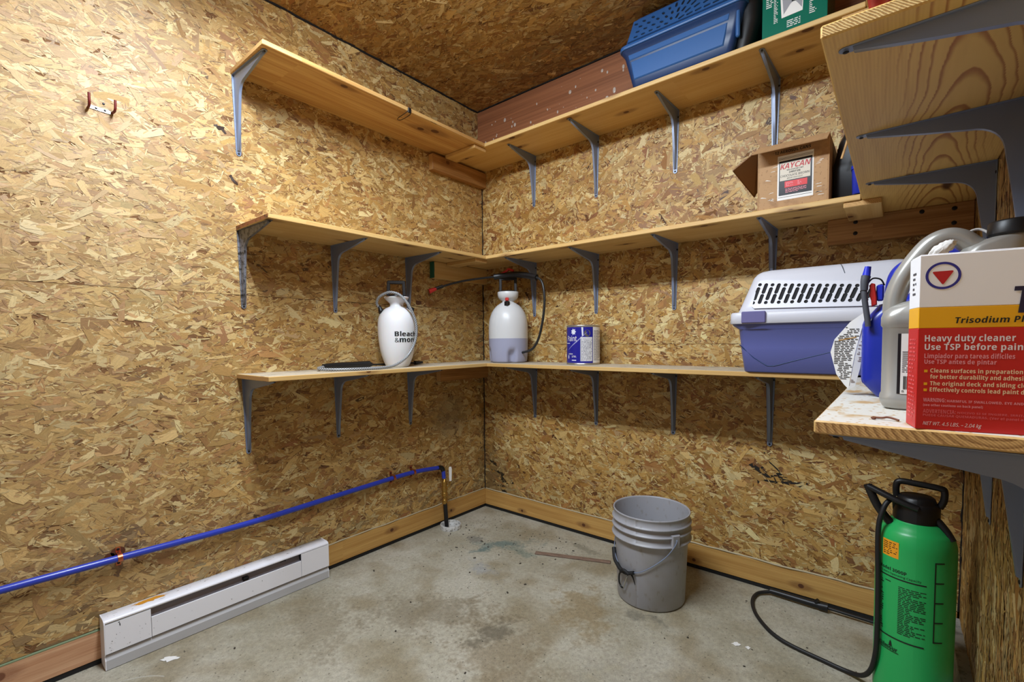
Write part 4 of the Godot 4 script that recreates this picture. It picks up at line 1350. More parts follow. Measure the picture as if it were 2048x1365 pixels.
	part("carry_handle", tube_mesh([tip + R * 0.008 + Vector3(0, 0.003, 0), -R * 0.085 + F * 0.03 + Vector3(0, 0.565, 0), -R * 0.055 + F * 0.03 + Vector3(0, 0.522, 0)], 0.011, 10, 4, 0.8, F), M.black, g)
	part("side_stay", tube_mesh([R * 0.042 + F * 0.02 + Vector3(0, 0.55, 0), R * 0.06 + F * 0.025 + Vector3(0, 0.527, 0), R * 0.074 + F * 0.03 + Vector3(0, 0.502, 0)], 0.0105, 10, 4, 0.7, F), M.black, g)
	var q0 := -ax
	part("hose", tube_mesh([-R * 0.045 + F * 0.01 + Vector3(0, 0.56, 0), -R * 0.047 + F * 0.02 + Vector3(0, 0.582, 0), -R * 0.057 + F * 0.035 + Vector3(0, 0.588, 0), -R * 0.07 + F * 0.05 + Vector3(0, 0.565, 0), -R * 0.08 + F * 0.058 + Vector3(0, 0.5, 0), -R * 0.077 + F * 0.06 + Vector3(0, 0.35, 0), -R * 0.076 + F * 0.062 + Vector3(0, 0.2, 0), q0 + Vector3(1.967, 0.13, 0.478), q0 + Vector3(1.957, 0.07, 0.455), q0 + Vector3(1.937, 0.03, 0.43), q0 + Vector3(1.905, 0.011, 0.405), q0 + Vector3(1.845, 0.008, 0.39), q0 + Vector3(1.707, 0.008, 0.352), q0 + Vector3(1.62, 0.008, 0.26), q0 + Vector3(1.578, 0.008, 0.16), q0 + Vector3(1.58, 0.01, 0.08), q0 + Vector3(1.625, 0.016, 0.04)], 0.0066, 12, 8), M.rubber, g)
	var wd := begin(true)
	tube(wd, smooth_path([q0 + Vector3(1.618, 0.017, 0.041), q0 + Vector3(1.65, 0.018, 0.042), q0 + Vector3(1.75, 0.019, 0.046), q0 + Vector3(1.79, 0.02, 0.046)], 4), [0.0105, 0.013], 12)
	tube(wd, PackedVector3Array([q0 + Vector3(1.785, 0.02, 0.046), q0 + Vector3(1.815, 0.02, 0.046)]), 0.015, 12)
	tube(wd, PackedVector3Array([q0 + Vector3(1.775, 0.03, 0.05), q0 + Vector3(1.785, 0.041, 0.052)]), 0.008, 10)
	part("spray_grip", done(wd), M.black, g)
	part("spray_wand", tube_mesh([q0 + Vector3(1.81, 0.0195, 0.046), q0 + Vector3(2.06, 0.0125, 0.042)], 0.0058, 10, 1), M.black, g)
	var cyl := func(p: Vector2) -> Vector3: return Vector3(sin(p.x / 0.0885) * 0.0889, p.y, cos(p.x / 0.0885) * 0.0889)
	var dg := func(d: float) -> float: return deg_to_rad(d) * 0.0885
	var marks := []
	var line := func(a0: float, a1: float, y: float, hh: float):
		var n := 14
		for k in n:
			var x0: float = dg.call(lerpf(a0, a1, float(k) / n))
			var x1: float = dg.call(lerpf(a0, a1, float(k + 1) / n))
			marks.append(rect(x0, y, x1 - x0, hh))
	line.call(-75.0, 15.0, 0.382, 0.0035)
	line.call(-75.0, 14.0, 0.211, 0.0035)
	line.call(-54.0, -20.0, 0.172, 0.0018)
	for k in 5:
		line.call(26.0, 41.0, 0.4475 - 0.0541 * k, 0.0035)
	for k in 5:
		marks.append(rect(dg.call(26.0), 0.2312 + 0.0437 * k, 0.0028, 0.0437))
	marks.append_array(micro_text(dg.call(-23.0), 0.231, dg.call(15.0) - dg.call(-23.0), 0.135, 27, 5))
	marks.append_array(micro_text(dg.call(-66.0), 0.225, dg.call(-48.0) - dg.call(-66.0), 0.145, 22, 6))
	marks.append_array(micro_text(dg.call(-45.0), 0.366, 0.02, 0.006, 1, 7))
	# the little tree over the maker's name
	var tx: float = dg.call(-33.0)
	for k in 3:
		marks.append(PackedVector2Array([Vector2(tx - 0.006 + 0.0015 * k, 0.186 + 0.005 * k), Vector2(tx + 0.006 - 0.0015 * k, 0.186 + 0.005 * k), Vector2(tx, 0.193 + 0.005 * k)]))
	part("printed_gauge", decal(marks, cyl), M.ink, g)
	part("printed_words", lettering([["Model 3000P", dg.call(-58.0), 0.4, dg.call(-12.0) - dg.call(-58.0), 0.0098, true, 0.0], ["8.0 Liters Operating Capacity", dg.call(-60.0), 0.3885, dg.call(8.0) - dg.call(-60.0), 0.0075, false, 0.0], ["Gilmour", dg.call(-54.0), 0.1755, dg.call(-22.0) - dg.call(-54.0), 0.0125, true, 0.0]], cyl), M.ink, g)
	var sticker := []
	for k in 6:
		var x0: float = dg.call(-52.0 + 28.0 * k / 6.0)
		sticker.append(rect(x0, 0.439 , dg.call(28.0 / 6.0), 0.046))
	var cyl1 := func(p: Vector2) -> Vector3: return Vector3(sin(p.x / 0.0885) * 0.0887, p.y, cos(p.x / 0.0885) * 0.0887)
	var stk := part("warning_sticker", decal(sticker, cyl1), M.orange, g)
	part("sticker_print", decal(micro_text(dg.call(-50.0), 0.443, dg.call(24.0), 0.038, 7, 8), cyl), M.ink, stk)
	# litter
	var st := begin()
	cbox(st, Vector3.ZERO, Vector3(0.365, 0.006, 0.026), 0.0015)
	var wood := lone("wood_strip", done(st), M.strip, "thin brown splintered strip of wood lying on the concrete before the bucket", "strip", Vector3(0.812, 0.0036, 0.268))
	wood.rotation.y = 0.397
	var rng := RandomNumberGenerator.new()
	rng.seed = 12
	var names := ["white paint flake on the concrete beside the heater's near end", "white paint flake on the concrete by the sprayer hose, larger of two", "white paint flake on the concrete by the sprayer hose, smaller of two"]
	for k in 3:
		var outline := PackedVector2Array()
		var rr: float = [0.019, 0.013, 0.009][k]
		for q in 15:
			var a := TAU * q / 15
			outline.append(Vector2(cos(a) * rr * rng.randf_range(0.55, 1.25) * (1.35 if k == 0 else 1.0), sin(a) * rr * rng.randf_range(0.45, 1.1)))
		var fl := lone("paint_flake", prism_mesh(outline, 0.0, 0.0022, Transform3D(Basis(Vector3.RIGHT, -PI / 2), Vector3.ZERO), false, 0.0005), M.paper, names[k], "flake", [Vector3(0.155, 0.0006, 1.725), Vector3(1.593, 0.0006, 0.465), Vector3(1.63, 0.0006, 0.46)][k], "flakes on the floor")
		fl.rotation.y = [0.9, 0.3, 1.7][k]
	var gr := begin()
	for k in 420:
		var x := rng.randf_range(0.1, 2.05)
		var z := rng.randf_range(0.06, 2.2)
		if k < 240:
			x = 0.12 + absf(rng.randfn(0.0, 0.4))
			z = 0.1 + absf(rng.randfn(0.0, 0.35))
		if Vector2(x - 1.238, z - 0.346).length() < 0.15 or Vector2(x - 2.048, z - 0.426).length() < 0.1 or x > 2.1 or (x < 0.1 and z > 1.0) or Vector2(x - 0.085, z - 0.382).length() < 0.075 or absf(z - 0.268 + (x - 0.812) * 0.42) < 0.03 and x > 0.6 and x < 1.02:
			continue
		var s := rng.randf_range(0.001, 0.003) if rng.randf() < 0.88 else rng.randf_range(0.003, 0.0065)
		var xf := Transform3D(Basis(Vector3.UP, rng.randf() * TAU) * Basis(Vector3.RIGHT, rng.randf() * 0.5), Vector3(x, s * 0.3, z))
		cbox(gr, Vector3.ZERO, Vector3(s * rng.randf_range(1.0, 2.2), s * 0.7, s), s * 0.2, xf)
	var grit := part("floor_grit", done(gr), M.debris, self)
	tag(grit, "dark crumbs and grit scattered over the concrete floor", "grit")
	grit.set_meta("kind", "stuff")

# rows of little word-like bars
func micro_text(x: float, y: float, w: float, h: float, rows: int, sd: int) -> Array:
	var rng := RandomNumberGenerator.new()
	rng.seed = sd
	var out := []
	var rh := h / rows
	for r in rows:
		var cx := x
		var end := x + w * (1.0 if rng.randf() < 0.7 else rng.randf_range(0.4, 0.9))
		var yy := y + h - rh * (r + 0.75)
		while cx < end:
			var l := minf(rh * rng.randf_range(0.9, 3.2), end - cx)
			if l < rh * 0.4:
				break
			out.append(rect(cx, yy, l, rh * 0.42))
			cx += l + rh * 0.55
	return out

# ==================================================================== goods on the bottom shelves
# slotted plate: outline and holes are outlines in the plate's own plane
func vent_plate(parent: Node, xf: Transform3D, outline: PackedVector2Array, holes: Array, m: Material, thick := 0.004):
	var root := CSGPolygon3D.new()
	root.name = "vent_plate"
	root.polygon = outline
	root.depth = thick
	root.material = m
	root.transform = xf
	for hp in holes:
		var c := CSGPolygon3D.new()
		c.name = "slot"
		c.polygon = hp
		c.depth = thick * 3.0
		c.position = Vector3(0, 0, thick)
		c.operation = CSGShape3D.OPERATION_SUBTRACTION
		c.material = m
		root.add_child(c, true)
	parent.add_child(root, true)
	part("vent_shade", prism_mesh(outline, -thick - 0.0022, -thick - 0.0002, xf), M.inside_shade, parent)  # dark sheet standing in for the shaded inside behind the slots

func shelf_goods():
	# ---- white sprayer with black lettering
	var ax := Vector3(0.133, BT + 0.0004, 0.761)
	var t := thing("bottle_sprayer", "white pump sprayer bottle lettered in black, its braided hose looping over the shelf edge", "sprayer", ax, "pump sprayers on the bottom shelf")
	part("bottle", lathe_mesh([Vector2(0, 0.0), Vector2(0.05, 0.0), Vector2(0.0545, 0.004), Vector2(0.0595, 0.014), Vector2(0.066, 0.03), Vector2(0.0745, 0.055), Vector2(0.081, 0.083), Vector2(0.0865, 0.12), Vector2(0.0895, 0.155), Vector2(0.0906, 0.19), Vector2(0.0895, 0.212), Vector2(0.086, 0.235), Vector2(0.078, 0.255), Vector2(0.066, 0.27), Vector2(0.052, 0.281), Vector2(0.038, 0.287), Vector2(0.0315, 0.291), Vector2(0.031, 0.302), Vector2(0.036, 0.309), Vector2(0.047, 0.319), Vector2(0.057, 0.329), Vector2(0.059, 0.333), Vector2(0.0575, 0.336), Vector2(0.052, 0.334), Vector2(0.03, 0.312), Vector2(0.0, 0.31)], 64), M.white_plastic, t)
	var d := Vector3(0.8, 0, 0.6)
	var e := Vector3(0.6, 0, -0.8)
	part("pump_cap", lathe_mesh([Vector2(0, 0.312), Vector2(0.026, 0.312), Vector2(0.032, 0.325), Vector2(0.034, 0.338), Vector2(0.034, 0.338), Vector2(0.033, 0.346), Vector2(0, 0.346)], 28), M.black, t)
	var hl := func(ee: Vector3, y0: float, y1: float, hw0: float, hw1: float) -> ArrayMesh:
		var outer := PackedVector2Array([Vector2(-hw0, y0), Vector2(hw0, y0), Vector2(hw1 + 0.001, y1 - 0.006), Vector2(hw1 - 0.005, y1), Vector2(-hw1 + 0.005, y1), Vector2(-hw1 - 0.001, y1 - 0.006)])
		var w := 0.016
		var st := begin()
		var xf := Transform3D(Basis(ee, Vector3.UP, ee.cross(Vector3.UP)), Vector3.ZERO)
		prism(st, PackedVector2Array([Vector2(-hw0, y0), Vector2(-hw0 + w, y0), Vector2(-hw1 + w, y1 - w), Vector2(-hw1, y1 - 0.006)]), -0.011, 0.011, xf, false, 0.002)
		prism(st, PackedVector2Array([Vector2(hw0 - w, y0), Vector2(hw0, y0), Vector2(hw1, y1 - 0.006), Vector2(hw1 - w, y1 - w)]), -0.011, 0.011, xf, false, 0.002)
		prism(st, PackedVector2Array([Vector2(-hw1, y1 - w), Vector2(hw1, y1 - w), Vector2(hw1, y1 - 0.005), Vector2(hw1 - 0.005, y1), Vector2(-hw1 + 0.005, y1), Vector2(-hw1, y1 - 0.005)]), -0.0115, 0.0115, xf, false, 0.002)
		return done(st)
	part("pump_handle", hl.call(e, 0.342, 0.414, 0.046, 0.043), M.black, t)
	var fit := begin(true)
	lathe(fit, [Vector2(0, -0.005), Vector2(0.014, -0.005), Vector2(0.0135, 0.008), Vector2(0.0135, 0.008), Vector2(0.009, 0.02), Vector2(0.007, 0.032), Vector2(0, 0.032)], 16, Transform3D(Basis(d, 0.35), -e * 0.07 + d * 0.012 + Vector3(0, 0.262, 0)))
	part("hose_fitting", done(fit), M.black, t)
	var f2 := begin(true)
	lathe(f2, [Vector2(0, 0), Vector2(0.012, 0), Vector2(0.012, 0.02), Vector2(0.012, 0.02), Vector2(0.008, 0.03), Vector2(0, 0.03)], 14, Transform3D(Basis(d, -0.6), e * 0.062 - d * 0.02 + Vector3(0, 0.262, 0)))
	part("relief_valve", done(f2), M.black, t)
	var h := -ax
	part("braided_hose", tube_mesh([-e * 0.082 + d * 0.012 + Vector3(0, 0.285, 0), -e * 0.091 + d * 0.02 + Vector3(0, 0.305, 0), -e * 0.08 + d * 0.04 + Vector3(0, 0.33, 0), -e * 0.05 + d * 0.055 + Vector3(0, 0.348, 0), -e * 0.02 + d * 0.065 + Vector3(0, 0.352, 0), e * 0.018 + d * 0.07 + Vector3(0, 0.338, 0), e * 0.055 + d * 0.075 + Vector3(0, 0.292, 0), e * 0.084 + d * 0.066 + Vector3(0, 0.225, 0), e * 0.09 + d * 0.06 + Vector3(0, 0.165, 0), e * 0.076 + d * 0.066 + Vector3(0, 0.105, 0), e * 0.042 + d * 0.085 + Vector3(0, 0.05, 0), h + Vector3(0.225, BT + 0.014, 0.845), h + Vector3(0.252, BT + 0.0075, 0.93), h + Vector3(0.25, BT + 0.0072, 1.03), h + Vector3(0.21, BT + 0.0072, 1.12), h + Vector3(0.155, BT + 0.009, 1.165), h + Vector3(0.105, BT + 0.012, 1.15), h + Vector3(0.088, BT + 0.015, 1.11)], 0.0062, 12, 8), M.braid, t)
	var wd := begin(true)
	tube(wd, smooth_path([h + Vector3(0.088, BT + 0.014, 1.12), h + Vector3(0.083, BT + 0.0165, 1.07), h + Vector3(0.077, BT + 0.0165, 0.95), h + Vector3(0.074, BT + 0.0165, 0.88)], 4), [0.013, 0.0155], 12)
	tube(wd, PackedVector3Array([h + Vector3(0.0742, BT + 0.015, 0.9), h + Vector3(0.0715, BT + 0.014, 0.865)]), [0.0155, 0.009], 12)
	part("spray_grip", done(wd), M.black, t)
	part("spray_wand", tube_mesh([h + Vector3(0.0715, BT + 0.0125, 0.87), h + Vector3(0.056, BT + 0.01, 0.58)], 0.0046, 10, 1), M.black, t)
	part("nozzle", tube_mesh([h + Vector3(0.0565, BT + 0.0105, 0.595), h + Vector3(0.0535, BT + 0.0105, 0.54)], [0.0105, 0.006], 12, 1), M.black, t)
	var bot := func(p: Vector2) -> Vector3:
		var a := p.x / 0.09
		var r := 0.0893 + 0.0016 * smoothstep(0.1, 0.18, p.y)
		if p.y < 0.155:
			r = lerpf(0.0865, 0.0895, (p.y - 0.12) / 0.035) + 0.0007
		return Vector3(sin(a) * r, p.y, cos(a) * r)
	var k := 0.09 * PI / 180.0
	part("lettering", lettering([["Bleach", 46.0 * k, 0.1465, 74.0 * k, 0.0235, true, 0.0], ["Bleach", 46.6 * k, 0.1465, 74.0 * k, 0.0235, true, 0.0], ["more", 60.6 * k, 0.1185, 62.0 * k, 0.019, true, 0.0], ["&", 46.0 * k, 0.1185, 13.0 * k, 0.02, false, 0.0], ["more", 60.0 * k, 0.1185, 62.0 * k, 0.019, true, 0.0]], bot), M.ink, t)
	# ---- cloudy sprayer, half full
	ax = Vector3(0.31, BT + 0.0004, 0.13)
	t = thing("bottle_sprayer", "cloudy pump sprayer bottle part full of lavender liquid, red-tipped wand across its handle", "sprayer", ax, "pump sprayers on the bottom shelf")
	part("bottle", lobed([[0.134, 0.11], [0.17, 0.1102], [0.205, 0.1095], [0.232, 0.1065], [0.255, 0.1015], [0.278, 0.093], [0.298, 0.081], [0.316, 0.065], [0.328, 0.048], [0.334, 0.037], [0.3385, 0.0325], [0.345, 0.036], [0.354, 0.049], [0.364, 0.056], [0.376, 0.0585], [0.392, 0.0585], [0.394, 0.057], [0.389, 0.055], [0.385, 0.0]], false), M.clear_hdpe, t)
	part("filled_part", lobed([[0.0, 0.0], [0.001, 0.096], [0.006, 0.103], [0.02, 0.106], [0.05, 0.1085], [0.09, 0.1098], [0.134, 0.11]], true), M.liquid, t, "lower part, tinted by the lavender liquid")
	d = Vector3(0.637, 0, 0.771)
	e = Vector3(0.771, 0, -0.637)
	part("pump_handle", hl.call(e, 0.385, 0.476, 0.05, 0.05), M.black, t)
	part("pump_cap", lathe_mesh([Vector2(0, 0.386), Vector2(0.048, 0.386), Vector2(0.044, 0.4), Vector2(0, 0.402)], 28), M.black, t)
	part("valve_body", box_mesh(d * 0.062 - e * 0.006 + Vector3(0, 0.325, 0), Vector3(0.024, 0.026, 0.024), 0.003, Transform3D()), M.black, t)
	var vk := begin()
	cbox(vk, Vector3.ZERO, Vector3(0.02, 0.018, 0.02), 0.003, Transform3D(Basis(Vector3.UP, 0.69), d * 0.062 - e * 0.006 + Vector3(0, 0.348, 0)))
	part("valve_knob", done(vk), M.red, t, "red valve knob")
	h = -ax
	part("spray_wand", tube_mesh([h + Vector3(0.275, 1.409, 0.165), h + Vector3(0.24, 1.405, 0.21), h + Vector3(0.16, 1.378, 0.345), h + Vector3(0.105, 1.342, 0.452)], 0.0058, 10, 6), M.black, t)
	part("wand_collar", tube_mesh([h + Vector3(0.112, 1.347, 0.44), h + Vector3(0.09, 1.331, 0.478)], 0.0095, 10, 1), M.black, t)
	part("nozzle", tube_mesh([h + Vector3(0.094, 1.333, 0.472), h + Vector3(0.076, 1.317, 0.505)], [0.009, 0.0135], 12, 1), M.red, t, "red nozzle")
	var gp := begin(true)
	tube(gp, smooth_path([h + Vector3(0.25, 1.409, 0.18), h + Vector3(0.29, 1.413, 0.16), h + Vector3(0.36, 1.415, 0.15), h + Vector3(0.43, 1.407, 0.15), h + Vector3(0.53, 1.383, 0.158)], 5), 0.0145, 12, 1.15)
	part("spray_grip", done(gp), M.black, t)
	part("trigger", tube_mesh([h + Vector3(0.285, 1.424, 0.16), h + Vector3(0.32, 1.437, 0.155), h + Vector3(0.335, 1.447, 0.153), h + Vector3(0.365, 1.435, 0.15)], 0.0065, 8, 4), M.red, t, "red trigger")
	part("braided_hose", tube_mesh([h + Vector3(0.52, 1.386, 0.158), h + Vector3(0.56, 1.365, 0.162), h + Vector3(0.582, 1.315, 0.168), h + Vector3(0.587, 1.24, 0.17), h + Vector3(0.573, 1.15, 0.168), h + Vector3(0.54, 1.06, 0.16), h + Vector3(0.49, 1.005, 0.15), h + Vector3(0.41, 0.985, 0.14)], 0.0066, 12, 8), M.braid_dark, t)
	# ---- paint tin
	ax = Vector3(0.776, BT + 0.0004, 0.1)
	t = thing("paint_tin", "one-gallon paint tin with blue and white label on the rear bottom shelf", "tin", ax)
	part("can", lathe_mesh([Vector2(0, 0.001), Vector2(0.081, 0.0), Vector2(0.084, 0.001), Vector2(0.0843, 0.004), Vector2(0.0825, 0.006), Vector2(0.0822, 0.008), Vector2(0.0822, 0.186), Vector2(0.0825, 0.188), Vector2(0.0843, 0.19), Vector2(0.084, 0.194), Vector2(0.081, 0.1955), Vector2(0.0795, 0.194), Vector2(0.078, 0.19), Vector2(0.07, 0.1885), Vector2(0.068, 0.191), Vector2(0, 0.191)], 56), M.can_metal, t)
	var wrap := func(p: Vector2, lift: float) -> Vector3:
		var a := deg_to_rad(p.x)
		return Vector3(sin(a) * (0.0824 + lift), p.y, cos(a) * (0.0824 + lift))
	var bands := func(a0: float, a1: float, y0: float, y1: float) -> Array:
		var out := []
		var n := int(ceil((a1 - a0) / 6.0))
		for q in n:
			out.append(rect(lerpf(a0, a1, float(q) / n), y0, (a1 - a0) / n, y1 - y0))
		return out
	part("label_blue", decal(bands.call(-75.0, 64.5, 0.009, 0.185), func(p): return wrap.call(p, 0.0002)), M.can_blue, t)
	part("label_white", decal(bands.call(65.0, 150.0, 0.009, 0.185), func(p): return wrap.call(p, 0.0002)), M.paper, t)
	var stripes := []
	for q in 6:
		var y0 := 0.072 + 0.007 * q
		var x0 := -30.0 + 7.0 * q
		for s in 8:
			var a := x0 + s * (44.0 - x0) / 8.0
			var b := x0 + (s + 1) * (44.0 - x0) / 8.0
			var ya := y0 + (0.16 - y0) * s / 8.0
			var yb := y0 + (0.16 - y0) * (s + 1) / 8.0
			stripes.append(PackedVector2Array([Vector2(a, ya), Vector2(b, yb), Vector2(b, yb + 0.0016), Vector2(a, ya + 0.0016)]))
	part("label_stripes", decal(stripes, func(p): return wrap.call(p, 0.0004)), mat(c8(150, 152, 200), 0.4), t)
	part("label_disc", decal([oval(44.0, 0.155, 11.0, 0.017, 20)], func(p): return wrap.call(p, 0.0005)), mat(c8(92, 88, 84), 0.4), t)
	part("label_panel", decal(bands.call(21.0, 62.0, 0.018, 0.136), func(p): return wrap.call(p, 0.0006)), mat(c8(206, 206, 210), 0.5), t)
	var leaf := PackedVector2Array()
	for q in 14:
		var a := TAU * q / 14
		var r := 1.0 if q % 2 == 0 else 0.62
		leaf.append(Vector2(-5.0 + cos(a) * 11.0 * r, 0.162 + sin(a) * 0.017 * r))
	var prints := [leaf, oval(-29.0, 0.038, 3.0, 0.01, 12), PackedVector2Array([Vector2(26, 0.142), Vector2(31, 0.142), Vector2(30, 0.184), Vector2(24, 0.184)])]
	for q in bands.call(-60.0, -22.0, 0.104, 0.107):
		prints.append(q)
	for q in bands.call(-12.0, 6.0, 0.02, 0.024):
		prints.append(q)
	part("label_print", decal(prints, func(p): return wrap.call(p, 0.0005)), mat(c8(220, 222, 236), 0.5), t)
	part("lettering", lettering([["Paint", -34.0, 0.116, 42.0, 0.027, false, 0.0], ["EXTERIOR", -28.0, 0.05, 20.0, 0.006, true, 0.0], ["3.78 L", -12.0, 0.036, 18.0, 0.009, true, 0.0]], func(p): return wrap.call(p, 0.0006)), M.paper, t)
	var tiny := []
	for q in micro_text(0.0, 0.02, 0.057, 0.11, 18, 20):
		var c := PackedVector2Array()
		for v in q:
			c.append(Vector2(22.5 + v.x / 0.057 * 38.0, v.y))
		tiny.append(c)
	for q in micro_text(0.0, 0.02, 0.06, 0.15, 26, 21):
		var c := PackedVector2Array()
		for v in q:
			c.append(Vector2(68.0 + v.x / 0.06 * 42.0, v.y))
		tiny.append(c)
	part("small_print", decal(tiny, func(p): return wrap.call(p, 0.0009)), mat(c8(130, 130, 138), 0.6), t)
	# ---- lavender and white pet carrier
	ax = Vector3(1.813, BT + 0.0004, 0.16)
	t = thing("pet_carrier", "pet carrier with pale slotted lid and lavender-blue base beside the jugs", "pet carrier", ax, "pet carriers")
	part("base", loft_mesh([[0.0, 0, 0, 0.246, 0.13, 0.02], [0.004, 0, 0, 0.25, 0.134, 0.022], [0.09, 0, 0.001, 0.2615, 0.1385, 0.024], [0.155, 0, 0.002, 0.268, 0.142, 0.026], [0.168, 0, 0.003, 0.286, 0.154, 0.03], [0.176, 0, 0.003, 0.289, 0.157, 0.03]], 5), M.carrier_purple, t)
	part("lid", loft_mesh([[0.1745, 0, 0.003, 0.2935, 0.1615, 0.032], [0.176, 0, 0.003, 0.295, 0.163, 0.032], [0.21, 0, 0.003, 0.2935, 0.1615, 0.032], [0.2155, 0, 0.003, 0.29, 0.158, 0.032], [0.217, 0, 0.003, 0.272, 0.142, 0.032], [0.24, 0, 0.002, 0.265, 0.1345, 0.034], [0.345, 0, 0.0, 0.2325, 0.097, 0.036], [0.358, 0, 0, 0.223, 0.0875, 0.036], [0.366, 0, 0, 0.212, 0.075, 0.034], [0.37, 0, 0, 0.195, 0.06, 0.03]], 6), M.carrier_white, t)
	var pa := Vector3(0, 0.24, 0.1365)
	var pb := Vector3(0, 0.345, 0.097)
	var up := (pb - pa).normalized()
	var xf := Transform3D(Basis(Vector3.RIGHT, up, Vector3.RIGHT.cross(up)), Vector3(-0.2265, 0.216, 0.1455) + Vector3.RIGHT.cross(up) * 0.0062)
	var outline := PackedVector2Array([Vector2(0.004, 0.02), Vector2(0.012, 0.012), Vector2(0.03, 0.012), Vector2(0.37, 0.003), Vector2(0.4, 0.006), Vector2(0.408, 0.02), Vector2(0.4, 0.07), Vector2(0.385, 0.084), Vector2(0.04, 0.121), Vector2(0.024, 0.12), Vector2(0.016, 0.112)])
	outline.reverse()
	var holes := []
	for j in 18:
		var xt := 0.024 + 0.0202 * j
		var top := Vector2(xt, 0.104 - 0.1 * (xt - 0.024))
		var low := Vector2(xt - 0.0163, 0.0335 - 0.03 * (xt - 0.024))
		var run := low - top
		var add := func(a: float, b: float):
			var c := top + run * (a + b) / 2.0
			var s := stadium(run.length() * (b - a), 0.0061)
			var o := PackedVector2Array()
			for v in s:
				o.append(c + v.rotated(run.angle()))
			holes.append(o)
		if j % 2 == 0:
			add.call(0.0, 0.01)
			add.call(0.22, 0.78)
			add.call(0.99, 1.0)
		else:
			add.call(0.0, 0.42)
			add.call(0.6, 0.98)
	vent_plate(t, xf, outline, holes, M.carrier_white)
	part("latch", box_mesh(Vector3(-0.211, 0.197, 0.169), Vector3(0.078, 0.042, 0.009), 0.003), M.carrier_latch, t)
	part("latch", box_mesh(Vector3(0.211, 0.197, 0.169), Vector3(0.078, 0.042, 0.009), 0.003), M.carrier_latch, t)
	part("groove", tube_mesh([Vector3(-0.2625, 0.1, 0.1375), Vector3(-0.215, 0.052, 0.1365), Vector3(-0.172, 0.024, 0.1358), Vector3(-0.15, 0.024, 0.1358), Vector3(-0.08, 0.046, 0.1363), Vector3(0.1, 0.1, 0.139)], 0.0016, 6, 1), M.carrier_navy, t)
	part("lid_seam", tube_mesh([Vector3(0.03, 0.3725, -0.04), Vector3(0.03, 0.3705, 0.05), Vector3(0.036, 0.36, 0.089), Vector3(0.045, 0.335, 0.1018)], 0.0011, 6, 4), M.grey_rubber, t)

# bottle rings [y, r]; with feet the foot is notched four times round
func lobed(rows: Array, feet: bool) -> ArrayMesh:
	var seg := 72
	var st := begin(true)
	var at := func(i: int, k: int) -> Vector3:
		var a := TAU * k / seg
		var r: float = rows[i][1]
		var y: float = rows[i][0]
		if feet and y < 0.09:
			var n := fposmod(a - 0.87, PI / 2)
			n = minf(n, PI / 2 - n)
			r -= minf(r, 0.03) * smoothstep(0.24, 0.1, n) * smoothstep(0.085, 0.045, y)
		return Vector3(sin(a) * r, y, cos(a) * r)
	if feet:
		var dense := []
		for i in rows.size() - 1:
			for q in 3:
				dense.append([lerpf(rows[i][0], rows[i + 1][0], q / 3.0), lerpf(rows[i][1], rows[i + 1][1], q / 3.0)])
		dense.append(rows[rows.size() - 1])
		rows = dense
		at = func(i: int, k: int) -> Vector3:
			var a := TAU * k / seg
			var r: float = dense[i][1]
			var y: float = dense[i][0]
			if y < 0.09:
				var n := fposmod(a - 0.87, PI / 2)
				n = minf(n, PI / 2 - n)
				r -= minf(r, 0.03) * smoothstep(0.24, 0.1, n) * smoothstep(0.085, 0.045, y)
			return Vector3(sin(a) * r, y, cos(a) * r)
	for i in rows.size() - 1:
		for k in seg:
			quad(st, at.call(i, k), at.call(i, k + 1), at.call(i + 1, k + 1), at.call(i + 1, k))
	return done(st)

